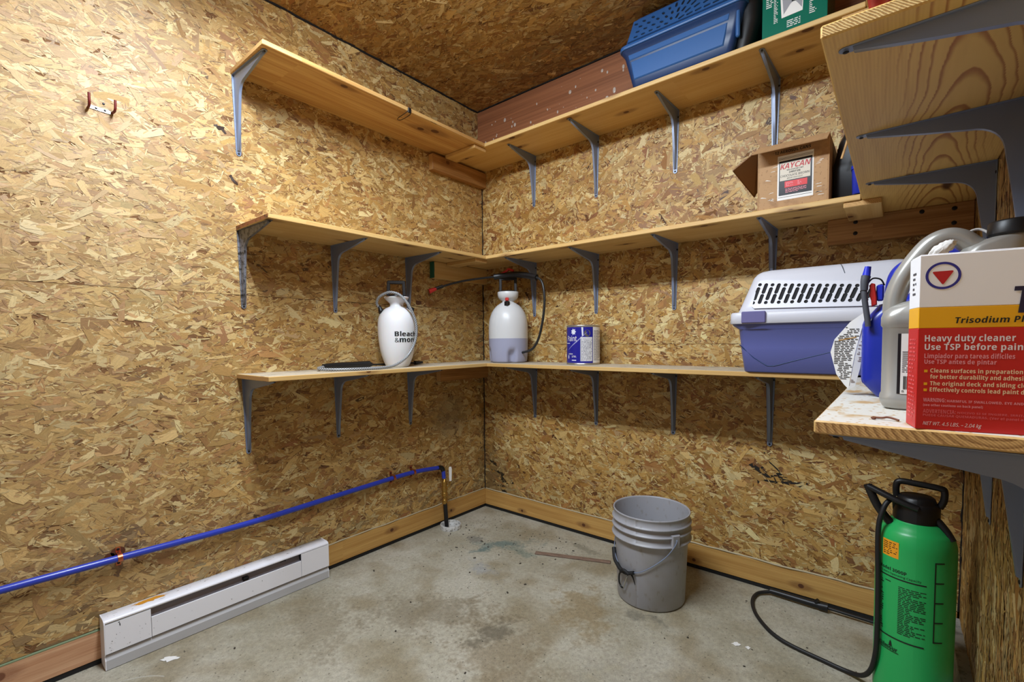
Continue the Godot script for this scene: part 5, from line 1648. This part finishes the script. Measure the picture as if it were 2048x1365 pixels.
# ==================================================================== goods on the upper shelves
func top_shelf_goods():
	# ---- blue pet carrier on the highest rear shelf
	var ax := Vector3(1.312, TT + 0.0004, 0.168)
	var t := thing("pet_carrier", "dark blue pet carrier with a fan of slots in its lid, up under the ceiling", "pet carrier", ax, "pet carriers")
	part("base", loft_mesh([[0.0, 0, 0, 0.19, 0.108, 0.02], [0.006, 0, 0, 0.196, 0.113, 0.022], [0.07, 0, 0.0, 0.214, 0.1145, 0.024], [0.135, 0, 0.001, 0.232, 0.117, 0.026], [0.148, 0, 0.002, 0.24, 0.128, 0.03], [0.154, 0, 0.002, 0.243, 0.131, 0.03]], 5), M.carrier_navy, t)
	part("front_panel", prism_mesh(PackedVector2Array([Vector2(-0.185, 0.03), Vector2(0.166, 0.03), Vector2(0.182, 0.108), Vector2(-0.2, 0.108)]), 0.104, 0.1185, Transform3D(), false, 0.004), M.carrier_blue, t)  # panel and band: reflected light put into their lighter blue
	part("front_band", prism_mesh(PackedVector2Array([Vector2(-0.205, 0.112), Vector2(0.184, 0.112), Vector2(0.19, 0.138), Vector2(-0.212, 0.138)]), 0.104, 0.1195, Transform3D(), false, 0.004), M.carrier_blue, t)
	part("end_post", box_mesh(Vector3(0.214, 0.09, 0.11), Vector3(0.014, 0.095, 0.016), 0.004), M.carrier_blue, t)
	part("lid", loft_mesh([[0.1545, 0, 0.002, 0.245, 0.134, 0.03], [0.156, 0, 0.002, 0.247, 0.136, 0.03], [0.17, 0, 0.002, 0.246, 0.135, 0.03], [0.1735, 0, 0.002, 0.242, 0.131, 0.03], [0.175, 0, 0.002, 0.229, 0.127, 0.03], [0.285, 0, 0.0, 0.216, 0.084, 0.034], [0.295, 0, 0, 0.209, 0.076, 0.034], [0.3, 0, 0, 0.196, 0.064, 0.03]], 6), M.carrier_blue, t)
	var pa := Vector3(0, 0.175, 0.129)
	var pb := Vector3(0, 0.285, 0.084)
	var up := (pb - pa).normalized()
	var nn := Vector3.RIGHT.cross(up)
	var xf := Transform3D(Basis(Vector3.RIGHT, up, nn), pa + nn * 0.0056)
	var outline := PackedVector2Array([Vector2(-0.205, 0.004), Vector2(0.205, 0.004), Vector2(0.197, 0.112), Vector2(-0.197, 0.112)])
	var holes := []
	var fo := Vector2(-0.015, 0.004)
	var rings := [[0.032, 4], [0.062, 8], [0.094, 11], [0.126, 15], [0.158, 19], [0.188, 23]]
	for ri in rings.size():
		var n: int = rings[ri][1]
		for q in n:
			var a := PI * (q + 0.5) / n
			var c: Vector2 = fo + Vector2(cos(a), sin(a)) * rings[ri][0]
			if c.y < 0.012 or c.y > 0.104 or absf(c.x) > 0.188:
				continue
			var o := PackedVector2Array()
			for v in stadium(0.0085 if a > PI / 2 else 0.0155, 0.005, 4):
				o.append(c + v.rotated(a))
			holes.append(o)
	vent_plate(t, xf, outline, holes, M.carrier_blue)
	part("end_door", loft_mesh([[0.004, 0.222, 0, 0.03, 0.095, 0.03], [0.1, 0.242, 0, 0.04, 0.1, 0.04], [0.15, 0.246, 0, 0.04, 0.1, 0.04], [0.22, 0.232, 0, 0.034, 0.095, 0.034], [0.262, 0.215, 0, 0.02, 0.08, 0.02]], 6), M.black, t, "black end door")
	# ---- green box
	t = thing("product_box", "glossy green box with a photo panel standing beside the blue carrier under the ceiling", "box", Vector3(1.7, TT + 0.0004, 0.17))
	part("carton", box_mesh(Vector3(0, 0.112, 0), Vector3(0.192, 0.224, 0.21), 0.0012), M.box_green, t)
	var fr := func(p: Vector2) -> Vector3: return Vector3(p.x, p.y, 0.1056)
	var fr2 := func(p: Vector2) -> Vector3: return Vector3(p.x, p.y, 0.1059)
	part("photo_panel", decal([PackedVector2Array([Vector2(-0.036, 0.05), Vector2(0.026, 0.052), Vector2(0.03, 0.15), Vector2(-0.042, 0.15)])], fr), M.paper, t)
	part("photo_print", decal([PackedVector2Array([Vector2(-0.03, 0.06), Vector2(-0.01, 0.088), Vector2(0.002, 0.095), Vector2(0.01, 0.084), Vector2(0.024, 0.062), Vector2(0.027, 0.14), Vector2(-0.036, 0.14)])], fr2), mat(c8(150, 150, 156), 0.4), t)
	part("photo_print", decal([PackedVector2Array([Vector2(-0.006, 0.092), Vector2(0.006, 0.092), Vector2(0.008, 0.12), Vector2(-0.008, 0.12)])], func(p): return Vector3(p.x, p.y, 0.1062)), M.ink, t)
	var tt := []
	for c in [[-0.084, 0.1, 0.022, 0.06, 9], [-0.06, 0.04, 0.012, 0.1, 18], [0.045, 0.03, 0.02, 0.1, 16], [0.05, 0.14, 0.03, 0.05, 8], [-0.02, 0.012, 0.04, 0.025, 4]]:
		tt.append_array(micro_text(c[0], c[1], c[2], c[3], c[4], 40 + int(c[4])))
	part("small_print", decal(tt, fr), M.paper, t)
	# ---- cardboard carton on the middle shelf
	ax = Vector3(1.703, MT + 0.0004, 0.15)
	t = thing("cardboard_carton", "open brown cardboard carton with a black, white and red paint label", "carton", ax)
	part("body", open_box(Vector3(0.214, 0.222, 0.238), 0.0035), M.card, t)
	part("front_flap", sheet_mesh([Vector3(-0.107, 0.2225, 0.119), Vector3(0.108, 0.2225, 0.119), Vector3(0.106, 0.184, 0.18), Vector3(-0.113, 0.186, 0.18)], 0.003), M.card, t)
	part("side_flap", sheet_mesh([Vector3(-0.107, 0.2225, -0.115), Vector3(-0.107, 0.2225, 0.117), Vector3(-0.197, 0.172, 0.1), Vector3(-0.165, 0.112, -0.1)], 0.003), M.card_shaded, t)
	part("back_flap", sheet_mesh([Vector3(0.107, 0.2225, -0.119), Vector3(-0.107, 0.2225, -0.119), Vector3(-0.104, 0.255, -0.131), Vector3(0.104, 0.255, -0.131)], 0.003), M.card, t)
	var o := Vector2(1.703, MT)
	var ff := func(p: Vector2) -> Vector3: return Vector3(p.x - 1.703, p.y - MT - 0.0004, 0.1194)
	var f1 := func(p: Vector2) -> Vector3: return Vector3(p.x - 1.703, p.y - MT - 0.0004, 0.1197)
	var f3 := func(p: Vector2) -> Vector3: return Vector3(p.x - 1.703, p.y - MT - 0.0004, 0.12)
	var f4 := func(p: Vector2) -> Vector3: return Vector3(p.x - 1.703, p.y - MT - 0.0004, 0.1203)
	part("label_sheet", decal([rect(1.659, 1.535, 0.107, 0.153)], ff), M.paper, t)
	part("label_black", decal([rect(1.6635, 1.551, 0.0985, 0.118)], f1), M.label_black, t)
	part("label_cream", decal([rect(1.6665, 1.601, 0.0905, 0.061)], f3), M.label_cream, t)
	part("label_red", decal([rect(1.6815, 1.576, 0.067, 0.0215)], f3), M.print_red, t)
	part("label_lines", decal([rect(1.662, 1.6745, 0.102, 0.0012), rect(1.662, 1.6785, 0.102, 0.0012), rect(1.662, 1.544, 0.1, 0.0012)], f1), M.ink, t)
	part("maker_lettering", lettering([["KAYCAN", 1.667, 1.6405, 0.087, 0.018, true, 0.22]], f4), mat(c8(176, 28, 34), 0.5), t)
	part("lettering", lettering([["12 AEROSOL CANS", 1.65, 1.6955, 0.107, 0.0105, true, 0.0], ["WELCOATER CMT", 1.687, 1.6335, 0.05, 0.0042, true, 0.0], ["240726", 1.694, 1.6245, 0.034, 0.0062, true, 0.0], ["CHOCOLATE BROWN", 1.668, 1.613, 0.086, 0.0075, false, 0.0], ["BRUN CHOCOLAT", 1.689, 1.605, 0.046, 0.0042, false, 0.0]], f4), M.ink, t)
	part("small_print", decal(micro_text(1.685, 1.58, 0.022, 0.014, 4, 50) + micro_text(1.72, 1.58, 0.012, 0.014, 4, 51) + micro_text(1.684, 1.558, 0.062, 0.015, 4, 52), f4), M.print_pink, t)
	var tapes := []
	var rng := RandomNumberGenerator.new()
	rng.seed = 31
	for k in 16:
		var y := rng.randf_range(1.53, 1.57) if k < 10 else rng.randf_range(1.6, 1.69)
		var x := rng.randf_range(1.6, 1.64) if k % 2 == 0 else rng.randf_range(1.768, 1.785)
		var l := rng.randf_range(0.01, 0.024)
		var s := rng.randf_range(-0.004, 0.006)
		tapes.append(PackedVector2Array([Vector2(x, y), Vector2(x + l, y + s), Vector2(x + l * 0.9, y + s + 0.0016), Vector2(x + l * 0.3, y + 0.0022)]))
	part("tape_creases", decal(tapes, ff), M.tape_shine, t).set_meta("kind", "stuff")
	# ---- things squeezed in beside it
	t = thing("tall_container", "tall black plastic container squeezed in beside the cardboard carton", "container", Vector3(1.905, MT + 0.0042, 0.12))
	part("body", loft_mesh([[0.0, 0, 0, 0.086, 0.088, 0.02], [0.004, 0, 0, 0.088, 0.09, 0.022], [0.13, 0, 0, 0.09, 0.09, 0.024], [0.2, 0.004, 0, 0.082, 0.086, 0.03], [0.26, 0.012, 0, 0.064, 0.072, 0.03], [0.3, 0.02, 0, 0.044, 0.05, 0.03], [0.33, 0.026, 0, 0.028, 0.03, 0.026], [0.35, 0.026, 0, 0.026, 0.028, 0.025]], 6), M.black, t)
	part("screw_cap", lathe_mesh([Vector2(0, 0.35), Vector2(0.03, 0.35), Vector2(0.03, 0.368), Vector2(0.027, 0.371), Vector2(0, 0.371)], 24, Transform3D(Basis(), Vector3(0.026, 0, 0))), M.black, t)
	t = thing("small_blue_tub", "small blue tub next to the black container at the middle rear shelf's end", "tub", Vector3(1.918, MT + 0.0042, 0.252))
	part("body", loft_mesh([[0.0, 0, 0, 0.043, 0.033, 0.012], [0.003, 0, 0, 0.045, 0.035, 0.013], [0.078, 0, 0, 0.047, 0.037, 0.013]], 5), M.jug_blue, t)
	part("lid", loft_mesh([[0.078, 0, 0, 0.049, 0.039, 0.014], [0.088, 0, 0, 0.049, 0.039, 0.014], [0.09, 0, 0, 0.047, 0.037, 0.013]], 5), M.jug_blue, t)
	lone("wooden_stick", tube_mesh([Vector3(0, 0.0, 0.0), Vector3(0.055, 0.196, 0.02)], 0.0036, 8, 1), M.stick, "thin wooden stick leaning before the black container, under the rough-sawn board's edge", "stick", Vector3(1.842, 1.638, 0.262))
	# ---- on the rough-sawn board
	t = thing("measuring_cup", "dark red plastic cup standing on the rough-sawn overhead board", "cup", Vector3(1.9655, 1.5115, 1.3))
	part("cup", lathe_mesh([Vector2(0, 0.001), Vector2(0.009, 0.0), Vector2(0.011, 0.002), Vector2(0.0155, 0.034), Vector2(0.0168, 0.035), Vector2(0.016, 0.0362), Vector2(0.0145, 0.035), Vector2(0.01, 0.004), Vector2(0, 0.003)], 32), mat(c8(140, 34, 34), 0.4), t)
	t = thing("white_bottle", "small white plastic bottle beside the red cup on the rough-sawn overhead board", "bottle", Vector3(1.998, 1.5115, 1.293))
	part("body", lathe_mesh([Vector2(0, 0.0005), Vector2(0.019, 0.0), Vector2(0.0205, 0.002), Vector2(0.0205, 0.01), Vector2(0.0185, 0.016), Vector2(0.0185, 0.07), Vector2(0.016, 0.08), Vector2(0.009, 0.088), Vector2(0.009, 0.096), Vector2(0, 0.096)], 32), M.white_plastic, t)
	part("cap", lathe_mesh([Vector2(0, 0.092), Vector2(0.0115, 0.092), Vector2(0.0115, 0.108), Vector2(0.01, 0.11), Vector2(0, 0.11)], 24), M.paper, t)

# a box without its top, walls of thickness th; base centred at the origin
func open_box(s: Vector3, th: float) -> ArrayMesh:
	var st := begin()
	cbox(st, Vector3(0, th / 2, 0), Vector3(s.x, th, s.z), 0.0008)
	for k in [-1.0, 1.0]:
		cbox(st, Vector3((s.x - th) / 2 * k, s.y / 2, 0), Vector3(th, s.y, s.z), 0.0008)
		cbox(st, Vector3(0, s.y / 2, (s.z - th) / 2 * k), Vector3(s.x - 2 * th, s.y, th), 0.0008)
	return done(st)

# flat four-cornered sheet with thickness
func sheet_mesh(q: Array, th: float) -> ArrayMesh:
	var n: Vector3 = (q[1] - q[0]).cross(q[2] - q[0]).normalized() * th / 2
	var st := begin()
	quad(st, q[0] + n, q[1] + n, q[2] + n, q[3] + n)
	quad(st, q[3] - n, q[2] - n, q[1] - n, q[0] - n)
	for i in 4:
		var j := (i + 1) % 4
		quad(st, q[i] - n, q[j] - n, q[j] + n, q[i] + n)
	return done(st)

# ==================================================================== goods on the jug shelf
func jug_shelf_goods():
	var Y := 0.9242
	# ---- red cleaner box
	var t := thing("cleaner_box", "red, yellow and white cleaner box with a red triangle in a blue oval", "box", Vector3(2.0173, Y, 1.3035))
	t.rotation.y = 0.187
	var bw := 0.158
	var bd := 0.05
	var am: ArrayMesh
	var hs := [[0.0, 0.1394, M.box_red], [0.1394, 0.1679, M.box_yellow], [0.1679, 0.239, M.box_white]]
	for k in 3:
		var st := begin()
		cbox(st, Vector3(bw / 2, (hs[k][0] + hs[k][1]) / 2, -bd / 2), Vector3(bw, hs[k][1] - hs[k][0], bd), 0.0007)
		st.generate_normals()
		am = st.commit(am) if am else st.commit()
		am.surface_set_material(k, hs[k][2])
	part("carton", am, null, t)
	part("top_flap", box_mesh(Vector3(bw / 2, 0.2397, -bd / 2 + 0.001), Vector3(bw - 0.004, 0.0012, bd - 0.006), 0.0004, Transform3D(Basis(Vector3.BACK, 0.004), Vector3.ZERO)), M.box_white, t)
	var f := func(p: Vector2) -> Vector3: return Vector3(p.x, p.y, 0.0003)
	var f2 := func(p: Vector2) -> Vector3: return Vector3(p.x, p.y, 0.0006)
	part("logo_oval", decal(ring_band(0.0243, 0.2103, 0.0183, 0.0183, 0.003), f), M.print_blue, t)
	var tri_ := PackedVector2Array()
	var corners := [Vector2(0.0243, 0.1975), Vector2(0.0356, 0.2166), Vector2(0.0125, 0.216)]
	for k in 3:
		var c: Vector2 = corners[k]
		var c0: Vector2 = corners[(k + 2) % 3]
		var c2: Vector2 = corners[(k + 1) % 3]
		for q in 5:
			var s := q / 4.0
			var a := c + (c0 - c).normalized() * 0.0026
			var b := c + (c2 - c).normalized() * 0.0026
			tri_.append(a.lerp(c, s).lerp(c.lerp(b, s), s))
	part("logo_triangle", decal([tri_], f), mat(c8(190, 30, 40), 0.4), t)
	part("title_lettering", lettering([["TSP", 0.0907, 0.1574, 0.062, 0.034, true, 0.1]], f2), mat(c8(26, 24, 62), 0.4), t)
	part("title_lettering", lettering([["Trisodium Phosphate", 0.0365, 0.1428, 0.113, 0.0112, true, 0.16]], f2), M.ink, t)
	part("headline", lettering([["Heavy duty cleaner", 0.0074, 0.1183, 0.0895, 0.0122, true, 0.0], ["Use TSP before painting", 0.0075, 0.1068, 0.1165, 0.0116, true, 0.0]], f), mat(c8(236, 226, 232), 0.5), t)
	part("spanish_lines", lettering([["Limpiador para tareas difíciles", 0.0075, 0.0962, 0.0895, 0.0088, true, 0.0], ["Use TSP antes de pintar", 0.0077, 0.0886, 0.0722, 0.0083, true, 0.0], ["WARNING:", 0.0077, 0.0383, 0.0235, 0.0052, true, 0.0], ["HARMFUL IF SWALLOWED. EYE AND SKIN IRRITANT.", 0.0325, 0.0386, 0.108, 0.0034, true, 0.0], ["(see other cautions on back panel)", 0.0078, 0.0312, 0.0606, 0.0044, true, 0.0]], f), M.print_pink, t)
	part("warning_lines", lettering([["ADVERTENCIA:", 0.0078, 0.0228, 0.034, 0.0052, true, 0.0], ["NOCIVO SI SE INGIERE. IRRITANTE A LOS OJOS", 0.0435, 0.023, 0.1, 0.0033, true, 0.0], ["PUEDE CAUSAR QUEMADURAS. (Ver el panel al dorso para más)", 0.0079, 0.0172, 0.137, 0.0044, true, 0.0]], f), mat(c8(222, 96, 104), 0.5), t)
	part("benefit_lines", lettering([["Cleans surfaces in preparation", 0.0142, 0.0768, 0.0905, 0.0078, true, 0.0], ["for better durability and adhesion", 0.0142, 0.0684, 0.0985, 0.0078, true, 0.0], ["The original deck and siding cleaner", 0.0142, 0.0592, 0.1085, 0.0078, true, 0.0], ["Effectively controls lead paint dust", 0.0142, 0.0507, 0.102, 0.0078, true, 0.0]], f), M.print_cream, t)
	part("net_weight", lettering([["NET WT. 4.5 LBS. – 2.04 kg", 0.0078, 0.0045, 0.059, 0.0066, false, 0.2]], f), mat(c8(240, 220, 222), 0.5), t)
	part("bullet_squares", decal([rect(0.0077, 0.0788, 0.0036, 0.0036), rect(0.0077, 0.0612, 0.0036, 0.0036), rect(0.0077, 0.0527, 0.0036, 0.0036)], f), M.box_yellow, t)
	var fs := func(p: Vector2) -> Vector3: return Vector3(-0.0004, p.y, -bd + p.x)
	part("side_print", decal(micro_text(0.018, 0.185, 0.016, 0.035, 5, 61), fs), M.grey_rubber, t)
	part("side_print", decal(micro_text(0.01, 0.012, 0.03, 0.115, 20, 62), fs), mat(c8(226, 84, 86), 0.5), t)
	# ---- silver jug
	t = thing("silver_jug", "silver-grey plastic jug with a loop handle, black cap and barcode label, behind the red box", "jug", Vector3(2.071, Y, 1.049), "chemical jugs on the jug shelf")
	part("body", loft_mesh([[0.0, 0, 0, 0.088, 0.046, 0.02], [0.004, 0, 0, 0.094, 0.051, 0.022], [0.014, 0, 0, 0.0985, 0.0545, 0.024], [0.022, 0, 0, 0.099, 0.055, 0.024], [0.026, 0, 0, 0.0965, 0.0525, 0.023], [0.145, 0, 0, 0.0965, 0.0525, 0.023], [0.149, 0, 0, 0.099, 0.055, 0.024], [0.163, 0, 0, 0.099, 0.055, 0.026], [0.174, 0.001, 0, 0.0965, 0.052, 0.026], [0.182, 0.004, 0, 0.09, 0.046, 0.026], [0.19, 0.01, 0, 0.08, 0.0415, 0.026], [0.198, 0.026, 0, 0.058, 0.037, 0.026], [0.225, 0.032, 0, 0.052, 0.036, 0.026], [0.255, 0.038, 0, 0.046, 0.035, 0.026], [0.275, 0.046, 0, 0.041, 0.034, 0.028], [0.287, 0.06, 0, 0.032, 0.031, 0.03], [0.29, 0.066, 0, 0.029, 0.029, 0.0289], [0.298, 0.068, 0, 0.029, 0.029, 0.0289]], 6), M.silver, t)
	part("loop_handle", tube_mesh([Vector3(-0.082, 0.172, 0), Vector3(-0.08, 0.2, 0), Vector3(-0.071, 0.231, 0), Vector3(-0.053, 0.264, 0), Vector3(-0.033, 0.29, 0), Vector3(-0.012, 0.299, 0), Vector3(0.006, 0.293, 0), Vector3(0.02, 0.28, 0), Vector3(0.04, 0.268, 0)], 0.0165, 14, 8, 1.35, Vector3.BACK), M.silver, t)
	part("screw_cap", lathe_mesh([Vector2(0, 0.291), Vector2(0.0325, 0.291), Vector2(0.0335, 0.294), Vector2(0.0335, 0.294), Vector2(0.0325, 0.312), Vector2(0.03, 0.315), Vector2(0, 0.315)], 32, Transform3D(Basis(), Vector3(0.068, 0, 0))), M.black, t)
	part("tether", tube_mesh([Vector3(0.01, 0.297, -0.03), Vector3(0.018, 0.311, -0.04), Vector3(0.03, 0.314, -0.042), Vector3(0.042, 0.304, -0.038), Vector3(0.04, 0.293, -0.034)], 0.0022, 8, 6), M.paper, t)
	var jf := func(p: Vector2) -> Vector3: return Vector3(p.x - 2.071, p.y - Y, 0.0529)
	var jf2 := func(p: Vector2) -> Vector3: return Vector3(p.x - 2.071, p.y - Y, 0.0532)
	part("label_black", decal([rect(1.9965, 0.953, 0.15, 0.105)], jf), M.label_black, t)
	part("label_white", decal([rect(2.001, 0.953, 0.14, 0.105)], jf2), M.paper, t)
	var jf3 := func(p: Vector2) -> Vector3: return Vector3(p.x - 2.071, p.y - Y, 0.0535)
	var bars := []
	var rng := RandomNumberGenerator.new()
	rng.seed = 9
	var bx := 2.005
	while bx < 2.036:
		var w := rng.randf_range(0.0004, 0.0015)
		bars.append(rect(bx, 0.961, w, 0.023))
		bx += w + rng.randf_range(0.0005, 0.0013)
	part("barcode", decal(bars, jf3), M.ink, t)
	part("barcode_digits", lettering([["8  70163 5", 2.003, 0.9555, 0.032, 0.004, false, 0.0]], jf3), M.ink, t)
	part("small_print", decal(micro_text(2.003, 0.99, 0.05, 0.038, 11, 70), jf3), M.grey_rubber, t)
	lone("paper_wad", crumple(), M.paper, "crumpled white wad of paper caught in the silver jug's handle", "paper", Vector3(2.05, 1.1985, 1.092))
	# ---- blue jug with a trigger sprayer clipped to its side
	t = thing("blue_jug", "blue plastic jug behind the silver jug, with a red-triggered spray wand clipped on it", "jug", Vector3(2.046, Y, 0.845), "chemical jugs on the jug shelf")
	part("body", loft_mesh([[0.0, 0, 0, 0.082, 0.05, 0.018], [0.004, 0, 0, 0.086, 0.054, 0.02], [0.03, 0, 0, 0.108, 0.06, 0.022], [0.04, 0, 0, 0.11, 0.061, 0.022], [0.155, 0, 0, 0.11, 0.061, 0.022], [0.162, 0, 0, 0.108, 0.06, 0.022], [0.198, 0.004, 0, 0.086, 0.052, 0.022], [0.208, 0.02, 0, 0.062, 0.045, 0.024], [0.25, 0.034, 0, 0.046, 0.038, 0.026], [0.27, 0.046, 0, 0.036, 0.033, 0.028], [0.28, 0.056, 0, 0.026, 0.026, 0.0258], [0.292, 0.056, 0, 0.026, 0.026, 0.0258]], 5), M.jug_blue, t)
	part("loop_handle", tube_mesh([Vector3(-0.055, 0.19, 0.02), Vector3(-0.058, 0.23, 0.02), Vector3(-0.05, 0.262, 0.02), Vector3(-0.03, 0.278, 0.018), Vector3(0.0, 0.282, 0.01), Vector3(0.03, 0.27, 0.0)], 0.016, 12, 8, 1.2, Vector3.BACK), M.jug_blue, t)
	part("screw_cap", lathe_mesh([Vector2(0, 0.29), Vector2(0.029, 0.29), Vector2(0.029, 0.308), Vector2(0.026, 0.31), Vector2(0, 0.31)], 28, Transform3D(Basis(), Vector3(0.056, 0, 0))), M.jug_blue, t)
	var g := Vector3(2.046, Y, 0.845)
	part("wand_tube", tube_mesh([Vector3(1.9475, 1.075, 0.912) - g, Vector3(1.946, 1.09, 0.912) - g, Vector3(1.94, 1.135, 0.91) - g, Vector3(1.939, 1.157, 0.908) - g], 0.0056, 10, 3), M.grey_rubber, t)
	part("wand_head", tube_mesh([Vector3(1.939, 1.152, 0.909) - g, Vector3(1.9395, 1.17, 0.908) - g, Vector3(1.9415, 1.182, 0.906) - g], [0.0068, 0.0088], 10, 3), M.grey_rubber, t)
	part("wand_nozzle", tube_mesh([Vector3(1.941, 1.178, 0.906) - g, Vector3(1.9445, 1.202, 0.904) - g], [0.0086, 0.0062], 6, 1), mat(c8(36, 50, 190), 0.35), t, "blue nozzle")
	var tr := begin()
	prism(tr, PackedVector2Array([Vector2(1.947, 1.162), Vector2(1.949, 1.15), Vector2(1.9475, 1.142), Vector2(1.951, 1.13), Vector2(1.952, 1.117), Vector2(1.961, 1.121), Vector2(1.9605, 1.135), Vector2(1.957, 1.165), Vector2(1.951, 1.167)]), 0.894, 0.906, Transform3D(Basis(), -g), false, 0.002)
	part("trigger", done(tr), M.red, t, "red trigger")
	part("trigger_body", box_mesh(Vector3(1.9655, 1.146, 0.893) - g, Vector3(0.013, 0.034, 0.016), 0.003), mat(c8(36, 50, 190), 0.35), t)
	part("thin_hose", tube_mesh([Vector3(1.944, 1.166, 0.902) - g, Vector3(1.953, 1.177, 0.9) - g, Vector3(1.966, 1.174, 0.896) - g, Vector3(1.972, 1.162, 0.89) - g], 0.0016, 8, 5), M.black, t)
	# the peeled instruction leaflet
	var lf := thing("leaflet", "peeled-open instruction leaflet hanging off the side of the blue jug", "leaflet", Vector3(1.92, Y, 0.884))
	var pg := PackedVector2Array([Vector2(0.023, 0.186), Vector2(-0.006, 0.162), Vector2(-0.034, 0.124), Vector2(-0.041, 0.095), Vector2(-0.029, 0.045), Vector2(-0.014, 0.022), Vector2(-0.006, 0.013), Vector2(0.004, 0.09)])
	var bend := func(p: Vector2) -> Vector3: return Vector3(p.x, p.y, -0.006 + 0.12 * p.x)
	var both := func(poly: PackedVector2Array, fn: Callable) -> ArrayMesh:
		var t2 := Geometry2D.triangulate_polygon(poly)
		var st := begin()
		for q in range(0, t2.size(), 3):
			var a: Vector3 = fn.call(poly[t2[q]])
			var b: Vector3 = fn.call(poly[t2[q + 1]])
			var c: Vector3 = fn.call(poly[t2[q + 2]])
			if (b - a).cross(c - a).z < 0:
				var x := b
				b = c
				c = x
			tri(st, a, b, c)
			var n := Vector3(0, 0, -0.0006)
			tri(st, a + n, c + n, b + n)
		return done(st)
	part("front_page", both.call(pg, bend), M.paper, lf)
	var words := []
	for q in micro_text(-0.034, 0.03, 0.045, 0.13, 34, 80):
		var ok := true
		for v in q:
			if not Geometry2D.is_point_in_polygon(v, pg):
				ok = false
		if ok:
			words.append(q)
	part("page_print", decal(words, func(p): return bend.call(p) + Vector3(0, 0, 0.0007)), M.ink, lf)
	part("page_rule", decal([PackedVector2Array([Vector2(-0.026, 0.1205), Vector2(0.006, 0.1275), Vector2(0.006, 0.13), Vector2(-0.026, 0.123)])], func(p): return bend.call(p) + Vector3(0, 0, 0.0008)), mat(c8(176, 132, 70), 0.6), lf)
	var pg2 := PackedVector2Array([Vector2(0.0235, 0.186), Vector2(0.005, 0.09), Vector2(-0.005, 0.0125), Vector2(0.006, 0.02), Vector2(0.014, 0.06), Vector2(0.02, 0.12)])
	part("back_page", both.call(pg2, func(p): return Vector3(p.x, p.y, -0.008 + 0.4 * (0.023 - p.x) * 0.5)), M.paper, lf)
	var words2 := []
	for q in micro_text(-0.002, 0.02, 0.024, 0.155, 40, 81):
		var ok := true
		for v in q:
			if not Geometry2D.is_point_in_polygon(v, pg2):
				ok = false
		if ok:
			words2.append(q)
	part("page_print", decal(words2, func(p): return Vector3(p.x, p.y, -0.0072 + 0.4 * (0.023 - p.x) * 0.5)), mat(c8(110, 86, 74), 0.6), lf)
	# ---- rusty hook lying on the bare board
	lone("s_hook", tube_mesh([Vector3(-0.009, 0.002, 0.008), Vector3(-0.013, 0.002, 0.003), Vector3(-0.012, 0.002, -0.003), Vector3(-0.006, 0.0022, -0.0025), Vector3(0.0, 0.003, 0.0), Vector3(0.006, 0.0045, 0.001), Vector3(0.014, 0.0032, 0.005), Vector3(0.019, 0.002, 0.009)], 0.0016, 8, 6), M.rust, "rusty bent hook lying on the bare wood before the silver jug", "hook", Vector3(1.981, Y, 1.2405))

func crumple() -> ArrayMesh:
	var st := begin(true)
	var n := noise(77, 60.0, 2)
	var seg := 26
	var at := func(i: int, k: int) -> Vector3:
		var a := TAU * k / seg
		var b := -PI / 2 + PI * i / 16.0
		var d := Vector3(cos(b) * sin(a), sin(b), cos(b) * cos(a))
		var r := 1.0 + 0.3 * n.get_noise_3d(d.x * 0.04, d.y * 0.04, d.z * 0.04)
		return Basis(Vector3.BACK, 0.65) * (d * Vector3(0.019, 0.0095, 0.009) * r)
	for i in 16:
		for k in seg:
			quad(st, at.call(i, k), at.call(i, k + 1), at.call(i + 1, k + 1), at.call(i + 1, k))
	return done(st)
